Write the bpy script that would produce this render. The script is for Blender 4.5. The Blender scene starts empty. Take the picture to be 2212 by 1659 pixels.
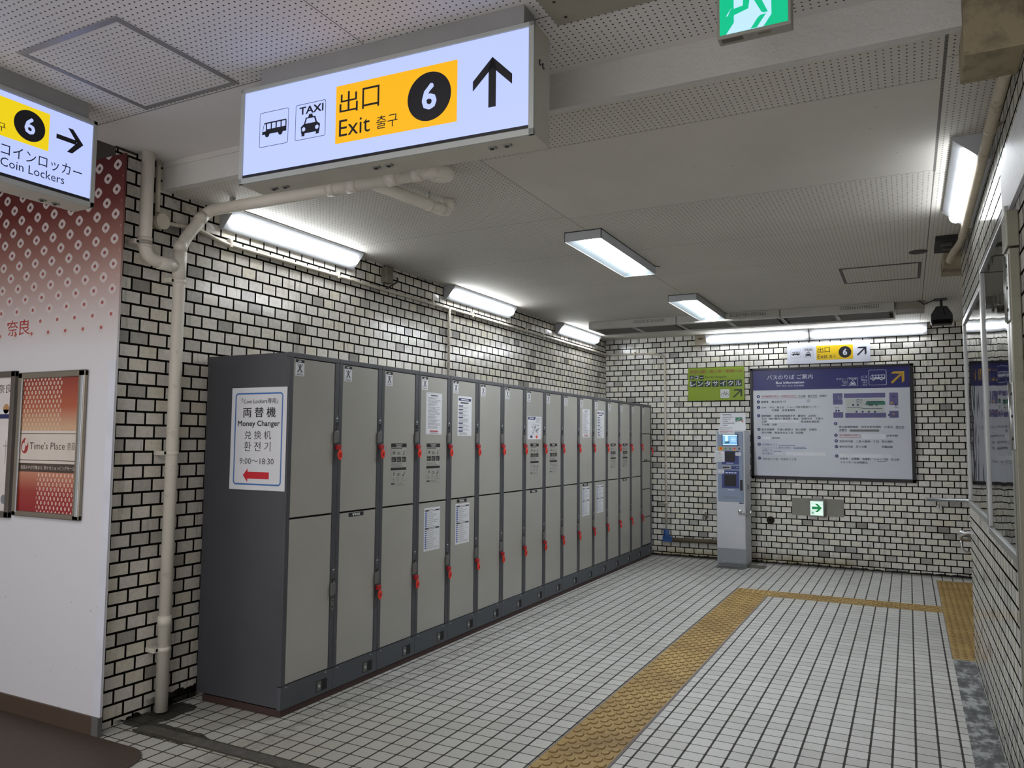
import bpy, bmesh, math, random
from mathutils import Vector, Matrix
random.seed(7)
SC = bpy.context.scene
COL = SC.collection
PI = math.pi

# ------------------------------------------------------------------ place (metres)
XW = -3.738      # face of the left brick wall
XL = -3.0454     # front of the lockers
YB = 10.154      # face of the back wall
XR = 0.370       # face of the right wall
YR = 6.310       # far end of the right wall
HC = 2.9035      # low ceiling
HN = 3.058       # higher ceiling near the camera
YF = 2.909       # step between the two ceilings
YP = 2.605       # printed panel wall

# ------------------------------------------------------------------ materials
def lin(c):
    return tuple(((v/255.0)/12.92 if v/255.0 <= .04045 else ((v/255.0+.055)/1.055)**2.4) for v in c)

class NT:
    """small node-graph writer"""
    def __init__(self, name):
        self.m = bpy.data.materials.new(name); self.m.use_nodes = True
        self.nt = self.m.node_tree
        self.b = self.nt.nodes['Principled BSDF']
        self.out = self.nt.nodes['Material Output']
    def n(self, t, **kw):
        nd = self.nt.nodes.new(t)
        for k, v in kw.items(): setattr(nd, k, v)
        return nd
    def put(self, sock, v):
        if isinstance(v, bpy.types.NodeSocket): self.nt.links.new(v, sock)
        elif isinstance(v, tuple) and len(v) == 3 and sock.type == 'RGBA': sock.default_value = (*v, 1)
        else: sock.default_value = v
    def math(self, op, a, b=0.0, c=0.0, clamp=False):
        nd = self.n('ShaderNodeMath', operation=op, use_clamp=clamp)
        for s, v in zip(nd.inputs, (a, b, c)): self.put(s, v)
        return nd.outputs[0]
    def mix(self, f, a, b, mode='MIX'):
        nd = self.n('ShaderNodeMix', data_type='RGBA', blend_type=mode)
        self.put(nd.inputs[0], f); self.put(nd.inputs[6], a); self.put(nd.inputs[7], b)
        return nd.outputs[2]
    def ramp(self, f, pts, interp='LINEAR'):
        nd = self.n('ShaderNodeValToRGB'); nd.color_ramp.interpolation = interp
        el = nd.color_ramp.elements
        while len(el) < len(pts): el.new(.5)
        for e, (p, c) in zip(el, pts): e.position = p; e.color = (*c, 1)
        self.put(nd.inputs[0], f)
        return nd.outputs[0]
    def pos(self):
        g = self.n('ShaderNodeNewGeometry'); s = self.n('ShaderNodeSeparateXYZ')
        self.put(s.inputs[0], g.outputs['Position'])
        return g.outputs['Position'], s.outputs[0], s.outputs[1], s.outputs[2]
    def vec(self, x, y, z=0.0):
        c = self.n('ShaderNodeCombineXYZ')
        for s, v in zip(c.inputs, (x, y, z)): self.put(s, v)
        return c.outputs[0]
    def noise(self, vec, scale, detail=3.0, rough=.55):
        nd = self.n('ShaderNodeTexNoise'); self.put(nd.inputs['Vector'], vec)
        nd.inputs['Scale'].default_value = scale; nd.inputs['Detail'].default_value = detail
        nd.inputs['Roughness'].default_value = rough
        return nd.outputs[0]
    def white(self, vec):
        nd = self.n('ShaderNodeTexWhiteNoise', noise_dimensions='3D'); self.put(nd.inputs[0], vec)
        return nd.outputs[0]
    def bump(self, h, strength=.3, dist=.01):
        nd = self.n('ShaderNodeBump'); nd.inputs['Strength'].default_value = strength
        nd.inputs['Distance'].default_value = dist; self.put(nd.inputs['Height'], h)
        self.put(self.b.inputs['Normal'], nd.outputs[0])
    def band(self, v, lo, hi, soft):
        """1 inside lo..hi with soft edges"""
        a = self.math('DIVIDE', self.math('SUBTRACT', v, lo), soft, clamp=True)
        b = self.math('DIVIDE', self.math('SUBTRACT', hi, v), soft, clamp=True)
        return self.math('MULTIPLY', a, b)
    def set(self, **kw):
        for k, v in kw.items(): self.put(self.b.inputs[k.replace('_', ' ')], v)

MATS = {}
def mat(name, rgb, rough=.5, metal=0.0, emit=0.0, var=.06, scale=6.0, dirt=0.0, spec=.5):
    """painted / plain surface with a slight uneven tone"""
    if name in MATS: return MATS[name]
    g = NT(name); c = lin(rgb)
    p, x, y, z = g.pos()
    f = g.noise(p, scale, 4.0)
    lo = tuple(v*(1-var) for v in c); hi = tuple(min(1, v*(1+var)) for v in c)
    colr = g.ramp(f, [(.3, lo), (.7, hi)])
    if dirt:
        d = g.noise(p, scale*2.2, 6.0, .7)
        dm = g.math('MULTIPLY', g.math('GREATER_THAN', d, .60), dirt)
        colr = g.mix(dm, colr, lin((52, 46, 36)))
    g.set(Base_Color=colr, Roughness=rough, Metallic=metal)
    g.b.inputs['Specular IOR Level'].default_value = spec
    if emit:
        g.set(Emission_Color=colr, Emission_Strength=emit)
    MATS[name] = g.m
    return g.m

def brick_mat(name, axis, bw, rh, pu, pv, extra=None, light=(.73, .695, .63), rough_k=1.0):
    g = NT(name); p, x, y, z = g.pos()
    u = y if axis == 'y' else x
    wob = g.noise(p, 3.0, 2.0)
    v = g.math('ADD', g.math('SUBTRACT', z, pv), g.math('MULTIPLY', g.math('SUBTRACT', wob, .5), .004))
    uv = g.vec(g.math('SUBTRACT', u, pu), v)
    br = g.n('ShaderNodeTexBrick'); g.put(br.inputs['Vector'], uv)
    br.offset = .5; br.squash = 1.0
    for k, val in (('Color1', (0, 0, 0, 1)), ('Color2', (1, 1, 1, 1)), ('Mortar', (0, 0, 0, 1))): br.inputs[k].default_value = val
    br.inputs['Scale'].default_value = 1.0; br.inputs['Mortar Size'].default_value = .0062
    br.inputs['Mortar Smooth'].default_value = .04; br.inputs['Bias'].default_value = 0.0
    br.inputs['Brick Width'].default_value = bw; br.inputs['Row Height'].default_value = rh
    rnd = br.outputs['Color']; fac = br.outputs['Fac']
    L = Vector(light)
    tone = g.ramp(rnd, [(0.0, tuple(L*.36)), (.035, tuple(L*.52)), (.10, tuple(L*.78)), (.22, tuple(L*.93)), (.60, tuple(L)), (.85, tuple(Vector((L[0]*.98, L[1]*.965, L[2]*.87)))), (1.0, tuple(L*1.06))])
    mott = g.noise(p, 38.0, 4.0, .65)
    tone = g.mix(1.0, tone, g.ramp(mott, [(.25, (1-.20*rough_k,)*3), (.6, (1, 1, 1))]), 'MULTIPLY')
    st = g.noise(g.vec(g.math('MULTIPLY', x, 16.0), g.math('MULTIPLY', y, 16.0), g.math('MULTIPLY', z, 1.3)), 1.0, 3.0)
    tone = g.mix(g.math('MULTIPLY', g.math('GREATER_THAN', st, .63), .22), tone, lin((90, 84, 70)))
    if extra: tone = extra(g, tone, x, y, z, p)
    colr = g.mix(fac, tone, (.0065, .006, .0045))
    rough = g.math('ADD', g.math('MULTIPLY', fac, .6), g.math('ADD', .08, g.math('MULTIPLY', mott, .20)))
    g.set(Base_Color=colr, Roughness=rough); g.put(g.b.inputs['Specular IOR Level'], g.math('MULTIPLY', g.math('SUBTRACT', 1.0, fac), .5))
    wav = g.noise(p, 11.0, 2.0)
    hgt = g.math('SUBTRACT', g.math('MULTIPLY', wav, .35), g.math('MULTIPLY', fac, 1.0))
    tilt = g.math('MULTIPLY', rnd, .15)
    g.bump(g.math('ADD', hgt, tilt), .55*rough_k, .006)
    return g.m

def ceil_mat(name, px, py, r, pitch_x=.0262, pitch_y=.0262, zones=None, seams_x=(), seams_y=(), col=(.60, .58, .54), smooth=()):
    """perforated board; 'smooth' rectangles carry no holes"""
    g = NT(name); p, x, y, z = g.pos()
    fx = g.math('SUBTRACT', g.math('FRACT', g.math('DIVIDE', g.math('SUBTRACT', x, px), pitch_x)), .5)
    fy = g.math('SUBTRACT', g.math('FRACT', g.math('DIVIDE', g.math('SUBTRACT', y, py), pitch_y)), .5)
    d = g.math('SQRT', g.math('ADD', g.math('POWER', g.math('MULTIPLY', fx, pitch_x), 2.0), g.math('POWER', g.math('MULTIPLY', fy, pitch_y), 2.0)))
    hole = g.math('LESS_THAN', d, r)
    for (x0, x1, y0, y1) in smooth:
        inside = g.math('MULTIPLY', g.math('MULTIPLY', g.math('GREATER_THAN', x, x0), g.math('LESS_THAN', x, x1)),
                        g.math('MULTIPLY', g.math('GREATER_THAN', y, y0), g.math('LESS_THAN', y, y1)))
        hole = g.math('MULTIPLY', hole, g.math('SUBTRACT', 1.0, inside))
    seam = 0.0
    def add(s):
        nonlocal seam
        seam = s if isinstance(seam, float) else g.math('MAXIMUM', seam, s)
    for (sx, y0, y1, w) in seams_x:
        add(g.math('MULTIPLY', g.math('LESS_THAN', g.math('ABSOLUTE', g.math('SUBTRACT', x, sx)), w), g.math('MULTIPLY', g.math('GREATER_THAN', y, y0), g.math('LESS_THAN', y, y1))))
    for (sy, x0, x1, w) in seams_y:
        add(g.math('MULTIPLY', g.math('LESS_THAN', g.math('ABSOLUTE', g.math('SUBTRACT', y, sy)), w), g.math('MULTIPLY', g.math('GREATER_THAN', x, x0), g.math('LESS_THAN', x, x1))))
    tone = g.ramp(g.noise(p, 1.3, 5.0), [(.3, tuple(v*.93 for v in col)), (.7, tuple(v*1.04 for v in col))])
    spots = g.math('MULTIPLY', g.math('GREATER_THAN', g.noise(p, 55.0, 2.0), .735), .5)
    tone = g.mix(spots, tone, lin((70, 60, 46)))
    colr = g.mix(hole, tone, (.009, .008, .0065))
    if not isinstance(seam, float): colr = g.mix(g.math('MULTIPLY', seam, .8), colr, (.05, .045, .038))
    g.set(Base_Color=colr, Roughness=.75)
    return g.m

def floor_mat():
    g = NT('floor_tiles'); p, x, y, z = g.pos()
    S = .1003
    fx = g.math('FRACT', g.math('DIVIDE', g.math('SUBTRACT', x, .0937), S))
    fy = g.math('FRACT', g.math('DIVIDE', g.math('SUBTRACT', y, .028), S))
    dx = g.math('MULTIPLY', g.math('MINIMUM', fx, g.math('SUBTRACT', 1.0, fx)), S)
    dy = g.math('MULTIPLY', g.math('MINIMUM', fy, g.math('SUBTRACT', 1.0, fy)), S)
    jx = g.math('LESS_THAN', dx, .0052); jy = g.math('LESS_THAN', dy, .0034)
    crn = g.math('LESS_THAN', g.math('ADD', dx, dy), .0125)
    j = g.math('MAXIMUM', g.math('MAXIMUM', jx, jy), crn)
    cell = g.vec(g.math('FLOOR', g.math('DIVIDE', g.math('SUBTRACT', x, .0937), S)), g.math('FLOOR', g.math('DIVIDE', g.math('SUBTRACT', y, .028), S)))
    r = g.white(cell)
    tone = g.ramp(r, [(0, (.50, .50, .475)), (.5, (.555, .555, .53)), (1, (.60, .60, .575))])
    big = g.noise(p, .8, 4.0)
    tone = g.mix(1.0, tone, g.ramp(big, [(.3, (.86, .86, .85)), (.65, (1, 1, 1))]), 'MULTIPLY')
    fine = g.noise(p, 70.0, 3.0)
    tone = g.mix(1.0, tone, g.ramp(fine, [(.3, (.88, .88, .87)), (.6, (1, 1, 1))]), 'MULTIPLY')
    # worn and dirty tiles at the left end of the passage
    old = g.math('MULTIPLY', g.band(x, -3.80, -1.7, .9), g.band(y, .5, 4.2, 1.2))
    tone = g.mix(g.math('MULTIPLY', old, .75), tone, (.34, .325, .27))
    # black silt round the foot of the pipe and along the drain
    nz = g.noise(p, 14.0, 4.0, .7)
    silt = g.math('MULTIPLY', g.band(x, -3.80, -3.50, .10), g.band(y, 2.72, 3.22, .12))
    silt2 = g.math('MULTIPLY', g.band(x, -3.72, -3.05, .18), g.band(y, 2.70, 2.92, .06))
    silt = g.math('MAXIMUM', silt, g.math('MULTIPLY', silt2, .8))
    silt = g.math('GREATER_THAN', g.math('ADD', silt, g.math('MULTIPLY', nz, .55)), .78)
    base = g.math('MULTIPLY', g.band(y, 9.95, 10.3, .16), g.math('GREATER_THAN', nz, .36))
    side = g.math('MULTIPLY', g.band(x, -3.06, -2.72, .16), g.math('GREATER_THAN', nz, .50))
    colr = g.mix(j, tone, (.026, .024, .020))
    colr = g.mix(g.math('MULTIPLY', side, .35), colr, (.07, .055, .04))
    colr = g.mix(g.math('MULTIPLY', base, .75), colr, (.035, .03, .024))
    colr = g.mix(g.math('MULTIPLY', silt, .93), colr, (.018, .017, .014))
    g.set(Base_Color=colr, Roughness=g.math('ADD', .42, g.math('MULTIPLY', j, .4)))
    g.bump(g.math('MULTIPLY', j, -1.0), .35, .003)
    return g.m

def panel_mat():
    """printed wall: deep red fading to white with dyed-knot dots"""
    g = NT('printed_panel'); p, x, y, z = g.pos()
    t = g.math('DIVIDE', g.math('SUBTRACT', z, 1.70), 1.32, clamp=True)
    bg = g.ramp(t, [(0, (.62, .62, .65)), (.20, (.61, .60, .62)), (.32, (.54, .49, .48)), (.48, (.42, .29, .26)), (.64, (.27, .12, .095)), (.80, (.135, .026, .022)), (1, (.075, .010, .010))])  # printed fade; top stops also darkened for the hanging sign's shadow
    a = g.math('DIVIDE', g.math('SUBTRACT', x, -3.702), .0757); b = g.math('DIVIDE', g.math('SUBTRACT', z, 2.679), .0668)
    P = g.math('MULTIPLY', g.math('ADD', a, b), .5); Q = g.math('MULTIPLY', g.math('SUBTRACT', a, b), .5)
    dp = g.math('ABSOLUTE', g.math('SUBTRACT', g.math('FRACT', g.math('ADD', P, .5)), .5))
    dq = g.math('ABSOLUTE', g.math('SUBTRACT', g.math('FRACT', g.math('ADD', Q, .5)), .5))
    n4 = g.math('POWER', g.math('ADD', g.math('POWER', dp, 3.0), g.math('POWER', dq, 3.0)), .3333)
    n2 = g.math('SQRT', g.math('ADD', g.math('POWER', dp, 2.0), g.math('POWER', dq, 2.0)))
    dot = g.math('MULTIPLY', g.math('LESS_THAN', n4, .265), g.math('MULTIPLY', g.math('GREATER_THAN', z, 2.045), g.math('LESS_THAN', x, -3.655)))
    hole = g.math('MULTIPLY', dot, g.math('LESS_THAN', n2, .105))
    colr = g.mix(dot, bg, (.55, .49, .47))
    colr = g.mix(hole, colr, g.mix(t, (.50, .12, .11), (.05, .012, .014)))
    sc = g.noise(p, 40.0, 3.0, .7)
    scuff = g.math('MULTIPLY', g.math('GREATER_THAN', sc, .71), g.math('LESS_THAN', z, .9))
    colr = g.mix(g.math('MULTIPLY', scuff, .6), colr, (.12, .11, .12))
    g.set(Base_Color=colr, Roughness=.42)
    return g.m

def glass_mat():
    g = NT('case_glass'); p, x, y, z = g.pos()
    fr = g.n('ShaderNodeFresnel'); fr.inputs[0].default_value = 1.5
    tr = g.n('ShaderNodeBsdfTransparent'); gl = g.n('ShaderNodeBsdfGlossy')
    gl.inputs['Roughness'].default_value = .03
    bp = g.n('ShaderNodeBump'); bp.inputs['Strength'].default_value = .22; bp.inputs['Distance'].default_value = .008
    g.put(bp.inputs['Height'], g.noise(p, 4.5, 1.0))
    g.put(gl.inputs['Normal'], bp.outputs[0]); g.put(fr.inputs['Normal'], bp.outputs[0])
    mx = g.n('ShaderNodeMixShader'); g.put(mx.inputs[0], fr.outputs[0]); g.put(mx.inputs[1], tr.outputs[0]); g.put(mx.inputs[2], gl.outputs[0])
    g.put(g.out.inputs[0], mx.outputs[0])
    return g.m

def gutter_mat():
    g = NT('patched_cement'); p, x, y, z = g.pos()
    n1 = g.noise(p, 9.0, 5.0, .7); n2 = g.noise(g.vec(g.math('MULTIPLY', x, 3.0), y), 5.0, 5.0, .7)
    colr = g.ramp(g.math('MULTIPLY', g.math('ADD', n1, n2), .5), [(.38, (.045, .047, .048)), (.50, (.12, .125, .125)), (.56, (.34, .35, .35)), (.7, (.42, .43, .42))])
    g.set(Base_Color=colr, Roughness=.8); g.bump(n1, .4, .01)
    return g.m

def stained_mat(name, base, dark, thr=.5, scale=9.0):
    g = NT(name); p, x, y, z = g.pos()
    n1 = g.noise(p, scale, 6.0, .72); n2 = g.noise(p, scale*.3, 3.0)
    f = g.math('MULTIPLY', g.math('ADD', n1, n2), .5)
    g.set(Base_Color=g.ramp(f, [(thr-.10, lin(dark)), (thr+.08, lin(base))]), Roughness=.7)
    g.bump(n1, .25, .006)
    return g.m

def grate_mat():
    g = NT('silted_grate'); p, x, y, z = g.pos()
    s = g.math('GREATER_THAN', g.math('FRACT', g.math('DIVIDE', x, .0125)), .5)
    n = g.noise(p, 22.0, 4.0)
    colr = g.mix(s, (.05, .047, .04), g.ramp(n, [(.3, (.06, .056, .048)), (.7, (.17, .16, .14))]))
    g.set(Base_Color=colr, Roughness=.7)
    return g.m

def mesh_filter_mat():
    g = NT('wire_filter'); p, x, y, z = g.pos()
    fx = g.math('GREATER_THAN', g.math('FRACT', g.math('DIVIDE', x, .012)), .62)
    fy = g.math('GREATER_THAN', g.math('FRACT', g.math('DIVIDE', y, .012)), .62)
    j = g.math('MAXIMUM', fx, fy)
    g.set(Base_Color=g.mix(j, (.05, .047, .04), (.15, .14, .125)), Roughness=.7)
    return g.m

def perf_grille_mat():
    g = NT('perforated_grille'); p, x, y, z = g.pos()
    fx = g.math('SUBTRACT', g.math('FRACT', g.math('DIVIDE', x, .016)), .5)
    fz = g.math('SUBTRACT', g.math('FRACT', g.math('DIVIDE', z, .012)), .5)
    h = g.math('LESS_THAN', g.math('ADD', g.math('POWER', fx, 2.0), g.math('POWER', fz, 2.0)), .12)
    g.set(Base_Color=g.mix(h, (.55, .54, .51), (.04, .038, .035)), Roughness=.5)
    return g.m

WHITE_P = lambda: mat('white_paint', (226, 226, 222), .45)

# ------------------------------------------------------------------ mesh building
class MB:
    def __init__(self): self.bm = bmesh.new(); self.mats = []
    def mi(self, m):
        if m not in self.mats: self.mats.append(m)
        return self.mats.index(m)
    def _take(self, b, m):
        i = self.mi(m)
        for f in b.faces: f.material_index = i
        me = bpy.data.meshes.new('tmp'); b.to_mesh(me); b.free()
        self.bm.from_mesh(me); bpy.data.meshes.remove(me)
        return self
    def box(self, x0, x1, y0, y1, z0, z1, m, bev=0.0, seg=2):
        b = bmesh.new(); bmesh.ops.create_cube(b, size=1.0)
        for v in b.verts:
            v.co = Vector(((x0+x1)/2+v.co.x*(x1-x0), (y0+y1)/2+v.co.y*(y1-y0), (z0+z1)/2+v.co.z*(z1-z0)))
        if bev: bmesh.ops.bevel(b, geom=list(b.edges), offset=bev, segments=seg, affect='EDGES', profile=.5)
        return self._take(b, m)
    def prism(self, poly, frame, depth, m, bev=0.0):
        """poly in (u,v), frame = (origin, U, V, N); extruded along N by depth"""
        O, U, V, N = [Vector(q) for q in frame]
        b = bmesh.new()
        a = [b.verts.new(O+U*u+V*v) for u, v in poly]; c = [b.verts.new(O+U*u+V*v+N*depth) for u, v in poly]
        b.faces.new(list(reversed(a))); b.faces.new(c)
        k = len(poly)
        for i in range(k): b.faces.new((a[i], a[(i+1) % k], c[(i+1) % k], c[i]))
        bmesh.ops.recalc_face_normals(b, faces=list(b.faces))
        if bev: bmesh.ops.bevel(b, geom=list(b.edges), offset=bev, segments=2, affect='EDGES', profile=.5)
        return self._take(b, m)
    def tube(self, pts, r, m, seg=14, cap=True, radii=None):
        pts = [Vector(q) for q in pts]; b = bmesh.new(); rings = []
        t0 = (pts[1]-pts[0]).normalized()
        ref = Vector((0, 0, 1)) if abs(t0.z) < .9 else Vector((1, 0, 0))
        nrm = (ref-t0*ref.dot(t0)).normalized()
        for i, q in enumerate(pts):
            if i == 0: t = t0
            elif i == len(pts)-1: t = (pts[i]-pts[i-1]).normalized()
            else: t = ((pts[i]-pts[i-1]).normalized()+(pts[i+1]-pts[i]).normalized()).normalized()
            nrm = (nrm-t*nrm.dot(t)).normalized(); bi = t.cross(nrm)
            rr = radii[i] if radii else r
            rings.append([b.verts.new(q+(nrm*math.cos(2*PI*k/seg)+bi*math.sin(2*PI*k/seg))*rr) for k in range(seg)])
        for A, B in zip(rings, rings[1:]):
            for k in range(seg): b.faces.new((A[k], A[(k+1) % seg], B[(k+1) % seg], B[k]))
        if cap: b.faces.new(list(reversed(rings[0]))); b.faces.new(rings[-1])
        bmesh.ops.recalc_face_normals(b, faces=list(b.faces))
        for f in b.faces: f.smooth = len(f.verts) == 4
        return self._take(b, m)
    def cyl(self, c, axis, r, h, m, seg=20, r2=None):
        c = Vector(c); a = Vector(axis).normalized()
        return self.tube([c, c+a*h], r, m, seg, True, [r, r if r2 is None else r2])
    def ball(self, c, r, m, sx=1, sy=1, sz=1):
        b = bmesh.new(); bmesh.ops.create_uvsphere(b, u_segments=16, v_segments=10, radius=r)
        for v in b.verts: v.co = Vector((v.co.x*sx, v.co.y*sy, v.co.z*sz))+Vector(c)
        for f in b.faces: f.smooth = True
        return self._take(b, m)
    def build(self, name, parent=None):
        me = bpy.data.meshes.new(name); self.bm.to_mesh(me); self.bm.free()
        for m in self.mats: me.materials.append(m)
        return link(name, me, parent)

def link(name, me, parent=None):
    o = bpy.data.objects.new(name, me); COL.objects.link(o)
    if parent: o.parent = parent
    return o

def bend(pts, r, n=6):
    """polyline with rounded corners"""
    pts = [Vector(q) for q in pts]; out = [pts[0]]
    for a, q, c in zip(pts, pts[1:], pts[2:]):
        d1 = (a-q).normalized(); d2 = (c-q).normalized()
        k = min(r, (a-q).length*.49, (c-q).length*.49)
        s, e = q+d1*k, q+d2*k
        for i in range(n+1):
            t = i/n; out.append(s*(1-t)**2+q*2*t*(1-t)+e*t*t)
    out.append(pts[-1])
    return out

def thing(name, label, cat, loc=(0, 0, 0), rotz=0.0, group=None):
    o = bpy.data.objects.new(name, None); COL.objects.link(o)
    o.empty_display_size = .1; o.location = loc; o.rotation_euler = (0, 0, rotz)
    o['label'] = label; o['category'] = cat
    if group: o['group'] = group
    return o
def tag(o, label, cat, group=None):
    o['label'] = label; o['category'] = cat
    if group: o['group'] = group
    return o
def struct(o, label=None):
    o['kind'] = 'structure'
    if label: o['label'] = label
    return o

# ------------------------------------------------------------------ lettering
_G = {}
def glyphs(s):
    """outline of a line of lettering as (verts, faces, bounds)"""
    if s in _G: return _G[s]
    bold = s.startswith('*'); body = s[1:] if bold else s
    c = bpy.data.curves.new('lettering', 'FONT'); c.body = body; c.resolution_u = 2
    o = bpy.data.objects.new('lettering', c); COL.objects.link(o)
    bpy.context.view_layer.update()
    me = bpy.data.meshes.new_from_object(o.evaluated_get(bpy.context.evaluated_depsgraph_get()))
    vs = [(v.co.x, v.co.y, 0) for v in me.vertices]; fs = [tuple(q.vertices) for q in me.polygons]
    bpy.data.objects.remove(o); bpy.data.curves.remove(c); bpy.data.meshes.remove(me)
    if bold:
        d = .020 if len(body) < 12 or body.isascii() else .012
        n = len(vs); base, bf = list(vs), list(fs); vs, fs = [], []
        offs = ((-d, -d), (d, -d), (-d, d), (d, d), (0, 0)) if body.isascii() else ((-d, 0), (d, 0), (0, -d*.5), (0, d*.5))
        for k, (ox, oy) in enumerate(offs):
            vs += [(x+ox, y+oy, k) for x, y, _ in base]; fs += [tuple(j+k*n for j in q) for q in bf]
    xs = [v[0] for v in vs]; ys = [v[1] for v in vs]
    _G[s] = (vs, fs, (min(xs), max(xs), min(ys), max(ys)))
    return _G[s]

class Art:
    """flat printing on a board: shapes stacked a hair apart along the normal"""
    def __init__(self, O, U, V, N, step=.0005):
        self.O, self.U, self.V, self.N = Vector(O), Vector(U), Vector(V), Vector(N)
        self.mb = MB(); self.k = 0; self.step = step
    def _p(self, u, v): return self.O+self.U*u+self.V*v+self.N*(self.k*self.step)
    def up(self, n=1): self.k += n; return self
    def poly(self, pts, m):
        b = self.mb.bm; i = self.mb.mi(m)
        f = b.faces.new([b.verts.new(self._p(*q)) for q in pts]); f.material_index = i
        f.normal_update()
        if f.normal.dot(self.N) < 0: f.normal_flip()
        return self
    def rect(self, x0, y0, x1, y1, m): return self.poly([(x0, y0), (x1, y0), (x1, y1), (x0, y1)], m)
    def disc(self, cx, cy, r, m, ry=None, n=28):
        ry = ry or r
        return self.poly([(cx+r*math.cos(2*PI*i/n), cy+ry*math.sin(2*PI*i/n)) for i in range(n)], m)
    def ring(self, cx, cy, r, w, m, n=24):
        for i in range(n):
            a, b = 2*PI*i/n, 2*PI*(i+1)/n
            self.poly([(cx+(r-w)*math.cos(a), cy+(r-w)*math.sin(a)), (cx+r*math.cos(a), cy+r*math.sin(a)), (cx+r*math.cos(b), cy+r*math.sin(b)), (cx+(r-w)*math.cos(b), cy+(r-w)*math.sin(b))], m)
        return self
    def line(self, pts, w, m):
        for (x0, y0), (x1, y1) in zip(pts, pts[1:]):
            d = math.hypot(x1-x0, y1-y0) or 1; nx, ny = -(y1-y0)/d*w/2, (x1-x0)/d*w/2
            self.poly([(x0+nx, y0+ny), (x1+nx, y1+ny), (x1-nx, y1-ny), (x0-nx, y0-ny)], m)
        return self
    def rrect_pts(self, x0, y0, x1, y1, r, n=5):
        out = []
        for cx, cy, a0 in ((x1-r, y1-r, 0), (x0+r, y1-r, 90), (x0+r, y0+r, 180), (x1-r, y0+r, 270)):
            for i in range(n+1):
                a = math.radians(a0+90*i/n); out.append((cx+r*math.cos(a), cy+r*math.sin(a)))
        return out
    def rrect(self, x0, y0, x1, y1, r, m): return self.poly(self.rrect_pts(x0, y0, x1, y1, r), m)
    def rframe(self, x0, y0, x1, y1, r, w, m):
        a = self.rrect_pts(x0, y0, x1, y1, r); b = self.rrect_pts(x0+w, y0+w, x1-w, y1-w, max(r-w, .0005))
        k = len(a)
        for i in range(k): self.poly([a[i], a[(i+1) % k], b[(i+1) % k], b[i]], m)
        return self
    def text(self, s, x0, y0, x1, y1, m, keep=False):
        """lettering fitted to the box"""
        vs, fs, (a, b, c, d) = glyphs(s)
        sx = (x1-x0)/(b-a); sy = (y1-y0)/(d-c)
        if keep: sx = sy = min(sx, sy)
        bm = self.mb.bm; i = self.mb.mi(m)
        vv = [bm.verts.new(self._p(x0+(x-a)*sx, y0+(y-c)*sy)+self.N*(k*self.step*.16)) for x, y, k in vs]
        for q in fs:
            try: f = bm.faces.new([vv[j] for j in q])
            except ValueError: continue
            f.material_index = i; f.normal_update()
            if f.normal.dot(self.N) < 0: f.normal_flip()
        return self
    def build(self, name, parent=None): return self.mb.build(name, parent)

# pictograms drawn into an Art, in a unit box scaled to (x0,y0,w,h)
def arrow_up(a, cx, y0, y1, w, m):
    hw, hh = w/2, (y1-y0); st = w*.095
    b = hh*.21
    a.poly([(cx-st, y0), (cx+st, y0), (cx+st, y1-b*.9), (cx, y1), (cx-st, y1-b*.9)], m)
    a.poly([(cx, y1), (cx-hw, y1-hh*.42), (cx-hw, y1-hh*.62), (cx, y1-b)], m)
    a.poly([(cx, y1), (cx, y1-b), (cx+hw, y1-hh*.62), (cx+hw, y1-hh*.42)], m)
def arrow_ne(a, x0, y0, x1, y1, m):
    w, h = x1-x0, y1-y0
    P = lambda u, v: (x0+u*w, y0+v*h)
    a.poly([P(.02, .84), P(.20, 1), P(1, 1), P(.80, .80)], m)
    a.poly([P(1, 1), P(1, .22), P(.82, .05), P(.80, .80)], m)
    a.poly([P(0, .13), P(.13, 0), P(.88, .78), P(.78, .88)], m)
def bus_icon(a, x0, y0, w, h, fg, bg, flip=False):
    P = lambda u, v: (x0+u*w, y0+v*h)
    a.poly([P(.0, .18), P(.05, .75), P(.10, 1), P(.97, 1), P(1, .92), P(1, .18)], fg)
    a.disc(*P(.22, .16), w*.09, fg); a.disc(*P(.76, .16), w*.09, fg)
    a.up()
    a.poly([P(.04, .40), P(.09, .86), P(.16, .90), P(.16, .40)], bg)
    for i in range(4): a.rect(*P(.21+i*.20, .52), *P(.36+i*.20, .90), bg)
    a.k -= 1
def taxi_icon(a, x0, y0, w, h, fg, bg):
    P = lambda u, v: (x0+u*w, y0+v*h)
    a.poly([P(.05, .12), P(.95, .12), P(.98, .45), P(.82, .58), P(.74, .86), P(.26, .86), P(.18, .58), P(.02, .45)], fg)
    a.poly([P(.38, .86), P(.42, 1), P(.58, 1), P(.62, .86)], fg)
    a.rect(*P(.07, 0), *P(.22, .14), fg); a.rect(*P(.78, 0), *P(.93, .14), fg)
    a.up()
    a.poly([P(.25, .57), P(.32, .80), P(.68, .80), P(.75, .57)], bg)
    a.disc(*P(.17, .32), w*.085, bg); a.disc(*P(.83, .32), w*.085, bg)
    a.k -= 1
def text_lines(a, x0, y0, x1, y1, n, m, fill=.45, rag=.35, rng=random):
    h = (y1-y0)/n
    for i in range(n):
        y = y1-(i+1)*h; e = x1-(x1-x0)*rng.random()*rag
        x = x0
        while x < e-.003:
            L = min(rng.uniform(.006, .02), e-x); a.rect(x, y+h*.2, x+L, y+h*(.2+fill), m); x += L+.0022

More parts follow.
